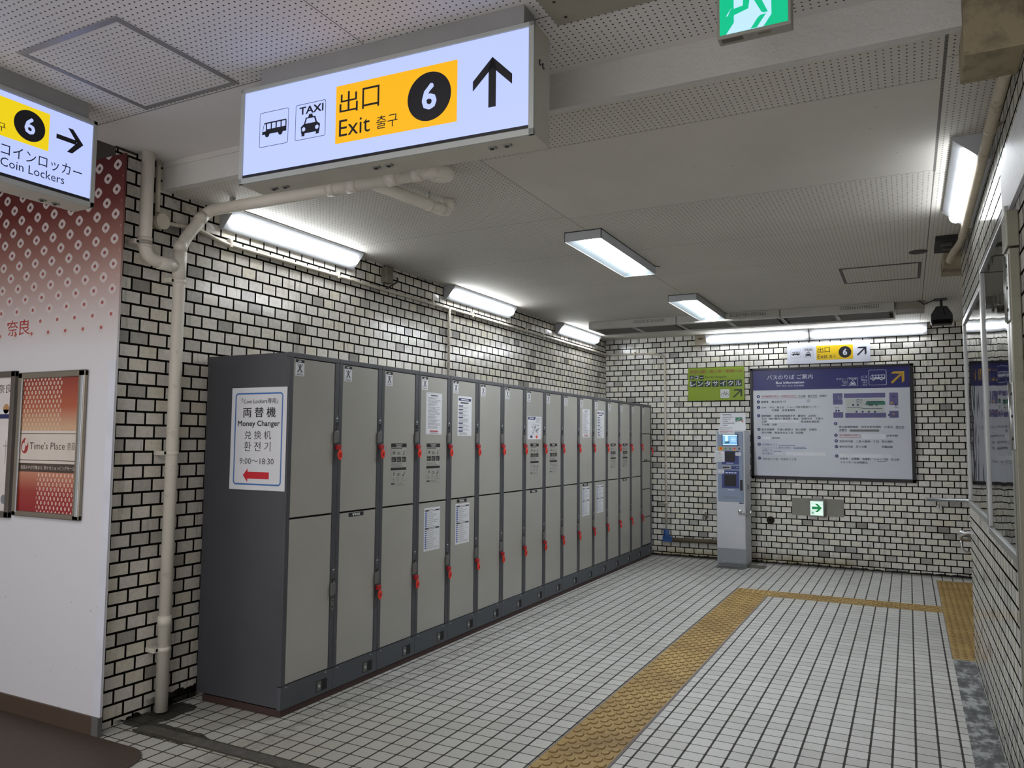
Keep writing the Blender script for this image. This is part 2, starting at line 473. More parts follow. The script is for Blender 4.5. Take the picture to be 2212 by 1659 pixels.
# ================================================================== camera
cam = bpy.data.cameras.new('camera'); cam.sensor_width = 36; cam.lens = 36*1666.81/2212; cam.clip_start = .02
co = bpy.data.objects.new('camera', cam); COL.objects.link(co)
Fv = Vector((-.45528571, .88735725, .0728837)); Rv = Vector((.88996172, .4559651, .00799792)); Uv = Vector((.02613541, -.06850504, .99730838))
M = Matrix((Rv, Uv, -Fv)).transposed().to_4x4(); M.translation = Vector((0, 0, 1.5))
co.matrix_world = M; SC.camera = co

# ================================================================== the setting
def left_extra(g, tone, x, y, z, p):
    n = g.noise(p, 12.0, 4.0, .7)
    # unevenly darkened tiles round the drain pipe high up, and broken tiles at its foot
    d = g.math('MULTIPLY', g.band(y, 2.82, 3.35, .2), g.band(z, 2.45, 3.2, .25))
    tone = g.mix(g.math('MULTIPLY', d, g.math('MULTIPLY', n, 1.05)), tone, (.07, .066, .055))
    e = g.math('MULTIPLY', g.band(y, 2.93, 3.35, .08), g.math('LESS_THAN', g.math('ADD', z, g.math('MULTIPLY', n, .10)), .12))
    e2 = g.math('MULTIPLY', g.band(y, 2.75, 3.0, .05), g.math('LESS_THAN', g.math('ADD', z, g.math('MULTIPLY', n, .08)), .055))
    return g.mix(g.math('MAXIMUM', e, e2), tone, (.012, .011, .009))
def back_extra(g, tone, x, y, z, p):
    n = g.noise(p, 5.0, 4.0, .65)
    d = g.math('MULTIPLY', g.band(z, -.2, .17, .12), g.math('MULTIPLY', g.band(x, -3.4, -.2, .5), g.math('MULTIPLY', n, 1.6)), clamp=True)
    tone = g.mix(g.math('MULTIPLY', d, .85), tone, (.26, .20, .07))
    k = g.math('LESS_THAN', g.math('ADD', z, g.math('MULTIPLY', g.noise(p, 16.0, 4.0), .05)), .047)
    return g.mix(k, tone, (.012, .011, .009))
M_left = brick_mat('glazed_brick_left', 'y', .1190, .0730, 2.8036-.0595, .9105-.0365*0, left_extra)
M_back = brick_mat('glazed_brick_back', 'x', .1215, .0736, -3.618, 2.768, back_extra, (.76, .74, .695))
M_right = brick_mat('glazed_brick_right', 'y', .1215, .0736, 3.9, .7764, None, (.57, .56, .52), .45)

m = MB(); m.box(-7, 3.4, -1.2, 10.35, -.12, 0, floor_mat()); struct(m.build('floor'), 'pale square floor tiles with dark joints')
m = MB(); m.box(XW-.25, XW, 2.618, YB+.15, 0, HN+.05, M_left); struct(m.build('wall_left'), 'glazed cream brick wall behind the lockers')
m = MB(); m.box(XW-.25, 3.4, YB, YB+.15, 0, HC, M_back); struct(m.build('wall_back'), 'glazed cream brick wall at the end')
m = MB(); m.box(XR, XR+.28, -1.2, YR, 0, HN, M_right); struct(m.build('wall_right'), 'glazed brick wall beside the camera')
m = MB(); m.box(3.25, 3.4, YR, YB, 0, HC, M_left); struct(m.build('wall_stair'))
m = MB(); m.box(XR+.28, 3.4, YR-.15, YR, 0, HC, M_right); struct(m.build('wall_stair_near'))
MC_low = ceil_mat('ceiling_board_low', .0065-.0131, 2.945-.0145, .0037, .0250, .0290, col=(.60, .575, .515),
    smooth=((-1.88, .148, 3.302, 4.43), (-4, .3, YF, YF+.035)),
    seams_x=((-1.88, YF, 10.2, .0022), (.155, YF, 4.46, .006), (.155, 4.46, 10.2, .003)),
    seams_y=((3.302, -1.88, .155, .0016), (4.43, -1.88, .155, .0018), (4.39, -3.8, -1.88, .0014), (5.385, -1.88, .155, .0014), (5.33, -3.8, -1.88, .0016), (6.30, -1.88, .155, .001), (6.27, -3.8, -1.88, .001), (7.21, -3.8, .155, .001), (8.15, -3.8, .155, .001), (4.50, .155, .3, .002), (3.13, .155, .4, .002)))
m = MB(); m.box(XW-.2, 3.4, YF+.02, YB+.1, HC, HC+.05, MC_low); struct(m.build('ceiling'), 'perforated boards of the low ceiling')
MC_near = ceil_mat('ceiling_board_near', -1.1075-.0131, 2.5665-.0131, .0039, .0270, .0265, col=(.70, .68, .67),
    smooth=((-3.76, -1.876, 2.395, 2.92), (-4, 1, 2.385, 2.40), (-4, 1, 2.875, 2.92)),
    seams_x=((-1.876, -1.2, 2.92, .0025),), seams_y=((2.395, -3.8, -1.876, .003), (2.487, -1.876, .4, .0025)))
m = MB(); m.box(-3.752, XR+.1, -1.2, YF, HN, HN+.05, MC_near); struct(m.build('ceiling_near'), 'perforated boards of the higher ceiling')
M_plaster = NT('rough_plaster'); _p, _x, _y, _z = M_plaster.pos()
M_plaster.set(Base_Color=M_plaster.ramp(M_plaster.noise(_p, 2.0, 4.0), [(.3, (.60, .585, .55)), (.7, (.66, .65, .62))]), Roughness=.7)
M_plaster.bump(M_plaster.noise(_p, 26.0, 6.0, .7), .9, .012); M_plaster = M_plaster.m
m = MB(); m.box(XW, XR+.1, YF, YF+.04, HC-.001, HN+.04, M_plaster); m.box(XW+.01, -2.2, YF-.006, YF, HN-.03, HN, M_plaster)
struct(m.build('trim_1'), 'plastered step between the two ceilings')
M_dark = mat('void_dark', (60, 56, 52), .9, dirt=.5)  # dark tone painted on sheets that read as the unlit void
m = MB(); m.box(-7, -3.752, -1.2, 2.80, 3.14, 3.2, M_dark); m.box(-7, -3.752, 2.70, 2.80, 3.0, 3.16, M_dark); m.box(-7, XW-.004, 2.6135, 2.6175, 2.985, 3.16, M_dark); m.box(XW-.004, XW+.001, 2.6135, 2.74, 3.045, 3.0575, M_dark); m.box(-3.80, -3.752, -1.2, 2.70, 3.08, 3.16, M_dark)
struct(m.build('ceiling_void'), 'dark gap above the printed wall')
M_panel = panel_mat()
m = MB(); m.box(-7, -3.643, YP, YP+.012, .095, 3.0, M_panel); PANEL = struct(m.build('wall_panel'), 'printed wall panel, deep red fading to white')
M_trimw = mat('corner_trim', (205, 208, 218), .4)
m = MB(); m.box(-3.695, -3.641, YP-.003, YP, .095, 1.9, M_trimw); struct(m.build('trim_2'), 'white corner strip of the printed wall')
M_skirt = mat('brown_skirting', (74, 60, 48), .5)
m = MB(); m.box(-7, -3.69, YP-.012, YP+.012, 0, .095, M_skirt); m.box(-3.69, -3.641, YP-.012, YP+.012, 0, .097, mat('grey_skirting_cap', (92, 92, 90), .5)); struct(m.build('baseboard_left'), 'brown skirting of the printed wall')
m = MB(); m.box(-7, -6.9, -1.2, YP, 0, 3.14, mat('far_wall', (190, 188, 184), .6)); struct(m.build('wall_far_left'))
M_cem = gutter_mat()
m = MB(); m.box(.237, XR, -1.0, 6.305, 0, .006, M_cem); struct(m.build('trim_3'), 'patched cement strip along the right wall')

# brown mat, drain, tactile paving
m = MB(); pts = [(-6.8, -1.0), (-3.19, -1.0), (-3.19, 2.40)]
for i in range(7):
    a = math.radians(0+90*i/6); pts.append((-3.37+.18*math.cos(a), 2.41+.185*math.sin(a)))
pts += [(-6.8, 2.592)]
m.prism(pts, ((0, 0, .0005), (1, 0, 0), (0, 1, 0), (0, 0, 1)), .006, mat('brown_mat', (70, 58, 50), .55, var=.12, scale=30))
tag(m.build('floor_mat'), 'dark brown floor mat with a rounded corner below the printed wall', 'mat')
m = MB(); m.box(-3.58, .23, 2.760, 2.838, .0003, .003, grate_mat())
for y0 in (2.754, 2.838): m.box(-3.45, .23, y0, y0+.006, .0003, .0045, mat('drain_edge', (84, 80, 70), .5, .6))
tag(m.build('floor_drain'), 'narrow silted drain grating running across the tiled floor', 'drain')

M_tac = NT('tactile_yellow'); _p, _x, _y, _z = M_tac.pos()
_n = M_tac.math('ADD', M_tac.math('MULTIPLY', M_tac.noise(_p, 2.5, 4.0), .6), M_tac.math('MULTIPLY', M_tac.noise(_p, 30.0, 3.0), .4))
M_tac.set(Base_Color=M_tac.ramp(_n, [(.33, lin((128, 98, 46))), (.55, lin((166, 137, 74))), (.7, lin((184, 156, 94)))]), Roughness=.6); M_tac = M_tac.m
M_tace = mat('tactile_joint', (112, 106, 104), .7)
M_tacd = mat('tactile_worn_rim', (126, 100, 54), .7)
def pill(m, cx, cy, L, w, z0, h, mt, along='y'):
    """raised bar with rounded ends"""
    b = bmesh.new(); lo = []; hi = []
    for i in range(12):
        a = 2*PI*i/12; c, s = math.cos(a), math.sin(a)
        for lst, k, zz in ((lo, 1.0, z0), (hi, .80, z0+h)):
            px = c*w/2*k; py = s*w/2*k+(L-w)/2*(1 if s > 0 else -1)
            if along == 'x': px, py = py, px
            lst.append(b.verts.new((cx+px, cy+py, zz)))
    b.faces.new(hi)
    for i in range(12): b.faces.new((lo[i], lo[(i+1) % 12], hi[(i+1) % 12], hi[i]))
    bmesh.ops.recalc_face_normals(b, faces=list(b.faces)); i0, i1 = m.mi(mt), m.mi(M_tacd)
    me = bpy.data.meshes.new('tmp')
    for f in b.faces: f.material_index = i0 if len(f.verts) > 4 else i1
    b.to_mesh(me); b.free(); m.bm.from_mesh(me); bpy.data.meshes.remove(me)
def dots(m, x0, x1, y0, y1, nx, ny, z, mt, L=.030, w=.030, h=.004, stag=True, along='y'):
    dx, dy = (x1-x0)/nx, (y1-y0)/ny
    for j in range(ny):
        o = .25 if j % 2 else -.25
        for i in range(nx): pill(m, x0+(i+.5+(o if stag else 0)*.9)*dx, y0+(j+.5)*dy, L, w, z, h, mt, along)
m = MB(); m.box(-1.594, -1.275, .6, 8.262, .0003, .004, M_tac); m.box(-1.600, -1.594, .6, 8.262, .0003, .0036, M_tace); m.box(-1.275, -1.262, .6, 7.96, .0003, .0036, M_tace)
y = 1.8
while y < 7.9:
    dots(m, -1.588, -1.281, y, y+.3, 4, 6, .004, M_tac, L=.060, w=.044, h=.005); y += .3
dots(m, -1.588, -1.281, 7.95, 8.25, 6, 6, .004, M_tac, L=.028, w=.028, stag=False)
tag(m.build('tactile_strip'), 'long yellow tactile strip running away from the camera across the floor', 'tactile paving', 'yellow tactile paving')
m = MB(); m.box(-1.275, .232, 7.975, 8.262, .0003, .004, M_tac)
for i in range(5):
    if i % 2 == 0: dots(m, -1.27+i*.3, -.97+i*.3, 7.98, 8.257, 5, 4, .004, M_tac, L=.052, w=.034, along='x')
    else: dots(m, -1.27+i*.3, -.97+i*.3, 7.98, 8.257, 4, 5, .004, M_tac, L=.056, w=.034, along='x')
tag(m.build('tactile_strip'), 'short yellow tactile strip crossing the floor in front of the bus board', 'tactile paving', 'yellow tactile paving')
m = MB(); m.box(.238, .86, 6.318, 9.80, .0003, .004, M_tac); m.box(.232, .238, 6.318, 9.8, .0003, .0036, M_tace)
for j in range(11):
    for i in range(2): dots(m, .245+i*.3, .54+i*.3, 6.35+j*.31, 6.64+j*.31, 6, 6, .004, M_tac, L=.027, w=.027, stag=False)
tag(m.build('tactile_strip'), 'wide yellow tactile patch at the foot of the right wall opening', 'tactile paving', 'yellow tactile paving')

# ================================================================== lamps
M_body = mat('lamp_enamel', (172, 175, 178), .4, var=.03)
def emis(name, rgb, s, base=.22):
    g = NT(name); c = lin(rgb); g.set(Base_Color=tuple(v*base for v in c), Emission_Color=c, Emission_Strength=s, Roughness=.4); return g.m
M_lens = emis('lamp_lens', (246, 250, 255), 6.8, .7)
M_lensr = emis('lamp_lens_dim', (246, 250, 255), 4.6, .7)  # weaker emission, set to keep the ceiling by this lamp from blowing out
M_lensc = emis('lamp_lens_ceiling', (246, 250, 255), 19.0, .7)
def wall_lamp(loc, L, rotz, label, wx=.122, wz=.122, lens=None):
    t = thing('wall_lamp', label, 'lamp', loc, rotz, 'corner lamps under the low ceiling')
    m = MB(); prof = [(0.001, -.001), (wx, -.001), (wx, -.016), (.030, -wz), (0.001, -wz)]
    m.prism(prof, ((0, 0, 0), (1, 0, 0), (0, 0, 1), (0, 1, 0)), L, M_body, .003)
    m.build('housing', t)
    A, B = Vector((wx, 0, -.016)), Vector((.030, 0, -wz)); mid = (A+B)/2; d = (A-B).normalized(); nrm = Vector((-d.z, 0, d.x)) if False else Vector((d.z, 0, -d.x))
    if nrm.x < 0: nrm = -nrm
    prof = []
    for i in range(11):
        a = PI*i/10; prof.append((math.cos(a)*.034, math.sin(a)*.030))
    m = MB(); m.prism(prof, (mid+Vector((0, .03, 0))-nrm*.004, d, nrm, (0, 1, 0)), L-.06, lens or M_lens, .006)
    m.build('lens', t)
    for yy in (-.001, L-.002):
        m = MB(); m.prism([(0.001, -.001), (wx+.001, -.001), (wx+.001, -.017), (.031, -wz-.001), (0.001, -wz-.001)], ((0, yy, 0), (1, 0, 0), (0, 0, 1), (0, 1, 0)), .003, M_body); m.build('end_cap', t)
    return t
wall_lamp((XW, 3.325, HC), 1.255, 0, 'long white wall lamp above the drain pipe, nearest on the left wall')
wall_lamp((XW, 5.905, HC), 1.25, 0, 'long white wall lamp in the middle of the left wall')
wall_lamp((XW, 8.40, HC), 1.255, 0, 'long white wall lamp at the far end of the left wall')
wall_lamp((-2.325, YB, HC), 1.262, -PI/2, 'white lamp on the back wall over the green rental bicycle sign', .11, .136)
wall_lamp((-1.050, YB, HC), 1.275, -PI/2, 'white lamp on the back wall directly over the bus information board', .11, .136)
wall_lamp((XR, 5.225, HC), 1.24, PI, 'white lamp on the right wall beside the pipe', .152, .125, M_lensr)
def ceiling_lamp(x0, x1, y0, y1, label):
    h = .066; t = thing('ceiling_lamp', label, 'lamp', ((x0+x1)/2, (y0+y1)/2, HC), 0, 'ceiling lamps')
    w, L = (x1-x0)/2, (y1-y0)/2
    m = MB()
    for s in (-1, 1):
        m.box(*sorted((s*w, s*(w-.004))), -L, L, -h, 0, M_body); m.box(-w, w, *sorted((s*L, s*(L-.004))), -h, 0, M_body)
    m.box(-w, w, -L, L, -.006, -.0005, M_body)
    m.build('housing', t)
    m = MB(); M_ref = mat('lamp_reflector', (128, 138, 142), .3, var=.02)
    for s in (-1, 1):
        m.prism([(s*(w-.005), -h+.002), (s*(w-.005), -.007), (s*.045, -.007), (s*.045, -.026)], ((0, -L+.005, 0), (1, 0, 0), (0, 0, 1), (0, 1, 0)), 2*L-.01, M_ref)
        m.prism([(s*(L-.005), -h+.002), (s*(L-.005), -.02), (s*(L-.05), -.02)], ((-w+.006, 0, 0), (0, 1, 0), (0, 0, 1), (1, 0, 0)), 2*w-.012, M_ref)
    m.build('reflector', t)
    m = MB()
    for cx, r in ((-.022, .024), (.031, .020)):
        prof = [(cx+math.cos(a)*r, -.020+math.sin(a)*.030) for a in [PI+PI*i/8 for i in range(9)]]
        m.prism(prof, ((0, -L+.03, 0), (1, 0, 0), (0, 0, 1), (0, 1, 0)), 2*L-.06, M_lensc)
    m.build('lens', t)
    m = MB(); m.tube([(w, L-.02, -.004), (w+.03, L+.02, -.004)], .003, mat('dark_wire', (40, 38, 36), .6), 6); m.build('wire_stub', t)
ceiling_lamp(-2.033, -1.769, 4.720, 5.955, 'rectangular ceiling lamp in the middle of the low ceiling, the nearer one')
ceiling_lamp(-2.022, -1.742, 7.213, 8.465, 'rectangular ceiling lamp just before the row of air units')
# fill lights added for the unseen concourse behind the camera
for k, (lx, ly) in enumerate(((-1.6, .1), (-4.6, .4), (-2.2, -.9))):
    d = bpy.data.lights.new('concourse_fill', 'AREA'); d.shape = 'RECTANGLE'; d.size = .25; d.size_y = 1.2; d.energy = 5; d.color = (1, .97, .93)
    o = bpy.data.objects.new('concourse_fill', d); COL.objects.link(o); o.location = (lx, ly, HN-.02)

# ================================================================== lit signs
M_frame = mat('sign_aluminium', (176, 180, 176), .45, .25, var=.04)
M_gbox = mat('sign_grey_paint', (184, 181, 169), .5)
M_mount = mat('mount_grey', (142, 142, 140), .55)
M_litw = emis('sign_white_lit', (178, 192, 253), .27)
M_lity = emis('sign_yellow_lit', (236, 174, 12), .26)
M_lityb = emis('sign_lemon_lit', (228, 200, 14), .26)
M_black = mat('print_black', (24, 24, 30), .4)
M_navyp = mat('print_navy_black', (22, 24, 36), .4)
def sign_box(t, L, z0, z1, D, art, m0, m1, D0=.012, side=True):
    m = MB(); m.box(0, L, .012, D, z0, z1, M_gbox, .002); m.build('housing', t)
    m = MB(); w = .018
    m.box(0, L, 0, .014, z1-w, z1, M_frame, .002); m.box(0, L, 0, .014, z0, z0+w+.006, M_frame, .002)
    m.box(0, w+.003, 0, .014, z0, z1, M_frame, .002); m.box(L-w-.003, L, 0, .014, z0, z1, M_frame, .002)
    m.build('frame', t)
    art.build('light_panel', t)
    m = MB(); m.box(m0, m1, .012, D-.03, z1-.002, HN, M_mount, .002); m.build('mount', t)
    for u in (.10, .16, .65, .71, L-.20, L-.14):
        if u < L:
            m = MB(); yy = .045 if int(u*100) % 2 else .085
            m.box(u, u+.03, yy, yy+.018, z0-.006, z0+.002, mat('clip_steel', (150, 150, 145), .35, .8)); m.box(u+.006, u+.018, yy+.004, yy+.014, z0-.010, z0-.006, M_black); m.build('latch_clip', t)
    for yy in (.055, .085):
        m = MB(); m.cyl((L-.002, yy, z1-.13), (1, 0, 0), .011, .004, mat('bolt_dark', (50, 50, 54), .3, .8)); m.cyl((L+.002, yy, z1-.13), (1, 0, 0), .005, .002, M_frame); m.build('bolt', t)
def exit_sign_art(a, sc, u0, v0, m_y, ink, dig, full=True):
    """yellow exit block; sc = 1 for the large sign (0.551 x 0.236 m)"""
    f = lambda u, v: (u0+u*sc, v0+v*sc)
    a.rect(*f(0, 0), *f(.551, .236), m_y); a.up()
    a.text('出', *f(.018, .120), *f(.106, .207), ink); a.text('口', *f(.127, .121), *f(.207, .206), ink)
    a.text('Exit', *f(.018, .026), *f(.166, .094), ink); a.text('출구', *f(.195, .028), *f(.293, .080), ink)
    a.disc(*f(.431, .117), .0945*sc, ink, n=48); a.up()
    a.text('*6', *f(.400, .066), *f(.464, .168), dig)
T1 = thing('hanging_sign', 'large lit hanging sign with bus, taxi and yellow exit 6 block, arrow up', 'sign', (-2.4959, 2.31, 0), math.atan2(.057, 1.3579))
a = Art((0, .005, 0), (1, 0, 0), (0, 0, 1), (0, -1, 0)); a.rect(.019, 2.594, 1.340, 2.965, M_litw); a.up()
a.rect(.020, 2.592, 1.339, 2.607, M_black)
for x0 in (.1055, .2955): a.rframe(x0, 2.713, x0+.1535, 2.8625, .008, .0022, M_navyp)
bus_icon(a, .119, 2.755, .130, .062, M_navyp, M_litw)
a.text('*TAXI', .315, 2.818, .437, 2.850, M_navyp); taxi_icon(a, .322, 2.727, .102, .088, M_navyp, M_litw)
exit_sign_art(a, 1.0, .499, 2.668, M_lity, M_black, M_litw)
a.k = 1; arrow_up(a, 1.194, 2.697, 2.884, .158, M_black)
sign_box(T1, 1.359, 2.5695, 2.9815, .150, a, .10, 1.315)
T2 = thing('hanging_sign', 'lit coin lockers sign at left with lemon exit 6 block, arrow right', 'sign', (-3.36, .890, 0), PI/2)
a = Art((0, .005, 0), (1, 0, 0), (0, 0, 1), (0, -1, 0)); S0 = .890
a.rect(.019, 2.594, 1.345, 2.957, M_litw); a.up(); a.rect(.020, 2.590, 1.344, 2.607, M_black)
exit_sign_art(a, .714, 2.030-S0-.551*.714, 2.763, M_lityb, M_black, M_litw); a.k = 1
u, v, w = 2.127-S0, 2.8465, .056
a.poly([(u-.064, v+.0105), (u+.030, v+.0105), (u+.030, v-.0105), (u-.064, v-.0105)], M_black)
a.poly([(u+.063, v), (u+.012, v+w), (u-.013, v+w), (u+.032, v)], M_black); a.poly([(u+.063, v), (u+.032, v), (u-.013, v-w), (u+.012, v-w)], M_black)
a.text('コインロッカー', 1.832-S0, 2.684, 2.190-S0, 2.736, M_navyp); a.text('Coin Lockers', 1.832-S0, 2.6365, 2.109-S0, 2.6745, M_navyp)
sign_box(T2, 1.364, 2.568, 2.980, .150, a, .10, 1.325)

# running-man light, cut by the top of the picture
M_grn = emis('exit_green_lit', (4, 186, 132), .26)
M_wl = emis('exit_white_lit', (184, 222, 255), .27)
t = thing('exit_light', 'green running man exit light hanging at the top edge', 'exit light', (-.3962, 2.40, 2.775))
m = MB(); m.box(-.1125, .1125, 0, .05, 0, .226, mat('exit_housing', (150, 148, 138), .5), .004); m.box(-.006, .006, .02, .03, .226, HN-2.775, M_frame); m.build('housing', t)
a = Art((0, -.0008, 0), (1, 0, 0), (0, 0, 1), (0, -1, 0)); E_ = lambda px, py: ((px-1100)/1320*.205, .0135+(760-py*1.0-(px-415)*-.20*0)/1320*.205)
Q = lambda u, v: (-.103+u*.206, .010+v*.206)
a.rect(*Q(0, 0), *Q(1, 1), M_grn); a.up()
a.poly([Q(.215, .95), Q(.215, .165), Q(.095, .0), Q(.645, .0), Q(.765, .165), Q(.765, .95)], M_wl); a.up()
a.poly([Q(.36, .62), Q(.35, .40), Q(.16, .375), Q(.125, .29), Q(.155, .285), Q(.17, .265), Q(.43, .335), Q(.455, .50), Q(.49, .60)], M_grn)
a.poly([Q(.44, .60), Q(.62, .235), Q(.65, .215), Q(.715, .215), Q(.575, .545), Q(.52, .66)], M_grn)
a.poly([Q(.36, .62), Q(.52, .64), Q(.60, .84), Q(.44, .86)], M_grn)
a.poly([Q(.60, .80), Q(.80, .70), Q(.79, .63), Q(.58, .70)], M_grn); a.poly([Q(.44, .84), Q(.24, .68), Q(.29, .62), Q(.46, .74)], M_grn)
a.disc(*Q(.58, .90), .017, M_grn)
a.poly([Q(.46, .005), Q(.56, .15), Q(.60, .185), Q(.69, .195), Q(.55, .005)], M_grn)
a.poly([Q(.095, .283), Q(.125, .29), Q(.155, .375), Q(.20, .40), Q(.165, .385)], M_wl)
a.build('light_panel', t)
m = MB(); m.box(-.100, -.035, .006, .030, -.001, .0002, mat('type_plate', (84, 80, 66), .5, dirt=.6)); m.cyl((-.012, .016, .0002), (0, 0, -1), .008, .002, M_mount); m.box(.01, .05, .010, .026, -.0008, .0002, mat('type_plate2', (120, 112, 92), .5, dirt=.5)); m.build('base_label', t)

# ================================================================== ceiling fittings
M_alu = mat('hatch_aluminium', (150, 150, 152), .4, .5)
def hatch(x0, x1, y0, y1, z, w, label, mt):
    t = thing('ceiling_hatch', label, 'hatch', ((x0+x1)/2, (y0+y1)/2, z)); X, Y = (x1-x0)/2, (y1-y0)/2
    m = MB()
    for s in (-1, 1):
        m.box(*sorted((s*X, s*(X-w))), -Y, Y, -.005, -.0003, mt, .001); m.box(-X+w, X-w, *sorted((s*Y, s*(Y-w))), -.005, -.0003, mt, .001)
        m.box(*sorted((s*(X-w*.45), s*(X-w*.55))), -Y+w/2, Y-w/2, -.0056, -.005, M_mount)
    m.build('frame', t)
    m = MB(); m.box(-X+w, X-w, -Y+w, Y-w, -.002, -.0003, MC_near if z > 3 else MC_low); m.build('panel', t)
hatch(-3.185, -2.575, 1.772, 2.372, HN, .026, 'square perforated hatch with metal frame in the higher ceiling', M_alu)
hatch(-.466, .125, 6.672, 7.32, HC, .022, 'dark framed hatch in the far low ceiling near the right wall', mat('hatch_dark', (70, 66, 60), .6))
t = thing('access_plate', 'plain screwed plate on the higher ceiling right of the large hanging sign', 'plate', (-.8, 2.25, HN))
m = MB(); m.box(-.326, .30, -.45, .296, -.012, -.0004, mat('plate_cream', (150, 146, 132), .6), .002); m.build('plate', t)
for sx in (-.274, .25):
    for sy in (.250, .144, -.4):
        m = MB(); m.cyl((sx, sy, -.0118), (0, 0, -1), .0055, .003, mat('rusty_screw', (60, 50, 40), .6, .4), 12); m.build('screw', t)
m = MB(); m.cyl((.100, 6.307, HC-.0003), (0, 0, -1), .062, .006, mat('disc_brown', (72, 68, 62), .6), 28); m.cyl((.100, 6.307, HC-.006), (0, 0, -1), .052, .002, mat('disc_dark', (58, 54, 49), .6), 28)
tag(m.build('ceiling_disc'), 'small dark round cover on the low ceiling near the right wall', 'cover')
# air units
M_unit = mat('unit_enamel', (186, 184, 178), .45, dirt=.1)
def air_unit(x0, x1, label):
    t = thing('air_unit', label, 'air unit', (x0, 8.475, HC), 0, 'air units across the far ceiling'); L = x1-x0; h = .084; D = .64
    m = MB(); m.box(.002, L-.002, 0, .012, -h, -.0005, M_unit, .002); m.box(.002, L-.002, D-.012, D, -h, -.0005, M_unit, .002)
    for xx in (.002, L-.014): m.box(xx, xx+.012, .012, D-.012, -h, -.0005, M_unit)
    m.box(.014, L-.014, .012, D-.012, -.030, -.0005, M_unit)
    for s0, s1 in ((.012, .085), (D-.10, D-.012)): m.box(.014, L-.014, s0, s1, -h+.001, -h+.006, M_unit)
    m.build('housing', t)
    for a0, a1 in ((.05, L/2-.02), (L/2+.02, L-.05)):
        m = MB(); m.box(a0, a1, .085, D-.10, -h+.004, -h+.014, mesh_f); m.build('filter', t)
    m = MB(); m.box(L/2-.018, L/2+.018, .08, D-.095, -h-.003, -h+.004, M_frame); m.box(L/2-.022, L/2+.022, .13, .17, -h-.006, -h-.003, M_mount); m.box(L/2-.022, L/2+.022, D-.22, D-.18, -h-.006, -h-.003, M_mount); m.build('clip_bar', t)
    m = MB(); m.box(L*.53, L*.88, -.0015, 0, -.052, -.016, perf_g); m.build('grille', t)
mesh_f = mesh_filter_mat(); perf_g = perf_grille_mat()
air_unit(-3.335, -2.287, 'long white air unit on the far ceiling, leftmost of the row')
air_unit(-2.283, -1.176, 'long white air unit on the far ceiling, middle of the row behind the lamp')
air_unit(-1.172, -.089, 'long white air unit on the far ceiling, rightmost of the long ones')
m = MB(); m.box(-.082, .178, 8.52, 8.86, HC-.075, HC, mat('box_greige', (150, 145, 134), .6, dirt=.1), .004)
tag(m.build('ceiling_box'), 'short greige box on the far ceiling after the row of air units', 'box')

m = MB(); m.box(-2.478, -2.330, YB-.045, YB-.001, 2.768, HC, mat('box_greige2', (166, 156, 140), .6, dirt=.25), .003); m.box(-2.43, -2.38, YB-.056, YB-.044, 2.845, 2.865, mat('rust_brown', (110, 70, 50), .7)); tag(m.build('junction_plate'), 'greige box with rusty spot left of the lamps on the back wall', 'box')
# floodlight on the far ceiling
M_blk = mat('flood_black', (38, 38, 40), .5)
t = thing('floodlight', 'black floodlight hanging from the far ceiling by the right wall', 'floodlight', (.318, 8.50, HC))
m = MB(); m.box(-.06, .05, -.05, .05, -.012, 0, M_blk); m.box(-.012, .012, -.012, .012, -.11, -.01, M_blk); m.build('bracket', t)
m = MB(); m.prism([(-.045, -.075), (.045, -.075), (.092, -.155), (.094, -.225), (.086, -.250), (-.086, -.250), (-.094, -.225), (-.092, -.155)], ((0, -.04, 0), (1, 0, 0), (0, 0, 1), (0, 1, 0)), .12, M_blk, .004); m.build('housing', t)
m = MB(); m.box(-.080, .080, -.046, -.04, -.245, -.205, mat('flood_glass', (14, 14, 16), .1)); m.build('glass', t)
m = MB(); m.tube(bend([(-.0, -.045, -.03), (.0, -.06, -.09), (.02, -.05, -.16)], .03), .008, M_blk, 8); m.tube(bend([(-.05, -.02, -.006), (-.11, -.03, -.03), (-.15, -.03, -.05), (-.17, -.03, -.02), (-.20, -.03, -.006)], .03), .005, M_blk, 8); m.build('cable', t)

# grimy box and pipe high on the right wall
M_grimy = stained_mat('grimy_beige', (154, 142, 114), (52, 44, 32), .47, 9.0)
m = MB(); m.box(.197, .3695, 2.868, 3.105, 2.780, HN-.001, M_grimy, .004)
tag(m.build('duct_box'), 'grimy beige box high at the right edge of the ceilings', 'box')
M_oldp = stained_mat('old_pipe', (168, 158, 138), (112, 100, 82), .38, 20.0)
t = thing('corner_pipe', 'old cream pipe along the top of the right wall', 'pipe', (0, 0, 0))
m = MB(); m.tube(bend([(.333, 3.09, 2.79), (.335, 5.62, 2.79), (.300, 5.95, 2.79), (.285, 6.05, 2.76)], .12), .022, M_oldp, 16); m.build('pipe', t)
for yy in (3.62, 5.45):
    m = MB(); m.tube([(.334, yy, 2.79), (.334, yy+.03, 2.79)], .0255, M_oldp, 16); m.box(.334, .369, yy+.006, yy+.024, 2.80, 2.812, M_oldp); m.build('clamp', t)
m = MB(); m.box(.265, .60, 6.33, 6.95, 2.83, HC, M_grimy, .003); m.box(.272, .60, 6.95, 7.13, 2.86, HC, mat('block_edge', (110, 98, 80), .7, dirt=.4), .003)
tag(m.build('ceiling_block'), 'beige blocked-off box under the ceiling past the right wall end', 'box')
m = MB(); m.box(.20, .352, 5.88, 6.27, HC-.035, HC, mat('ceiling_hole_black', (30, 28, 26), .7)); m.box(.23, .30, 5.95, 6.0, HC-.05, HC-.03, mat('ceiling_hole_grey', (70, 66, 60), .6)); m.box(.25, .33, 6.08, 6.13, HC-.05, HC-.03, mat('ceiling_hole_grey', (70, 66, 60), .6))  # black box put in to read as a dark opening in the ceiling
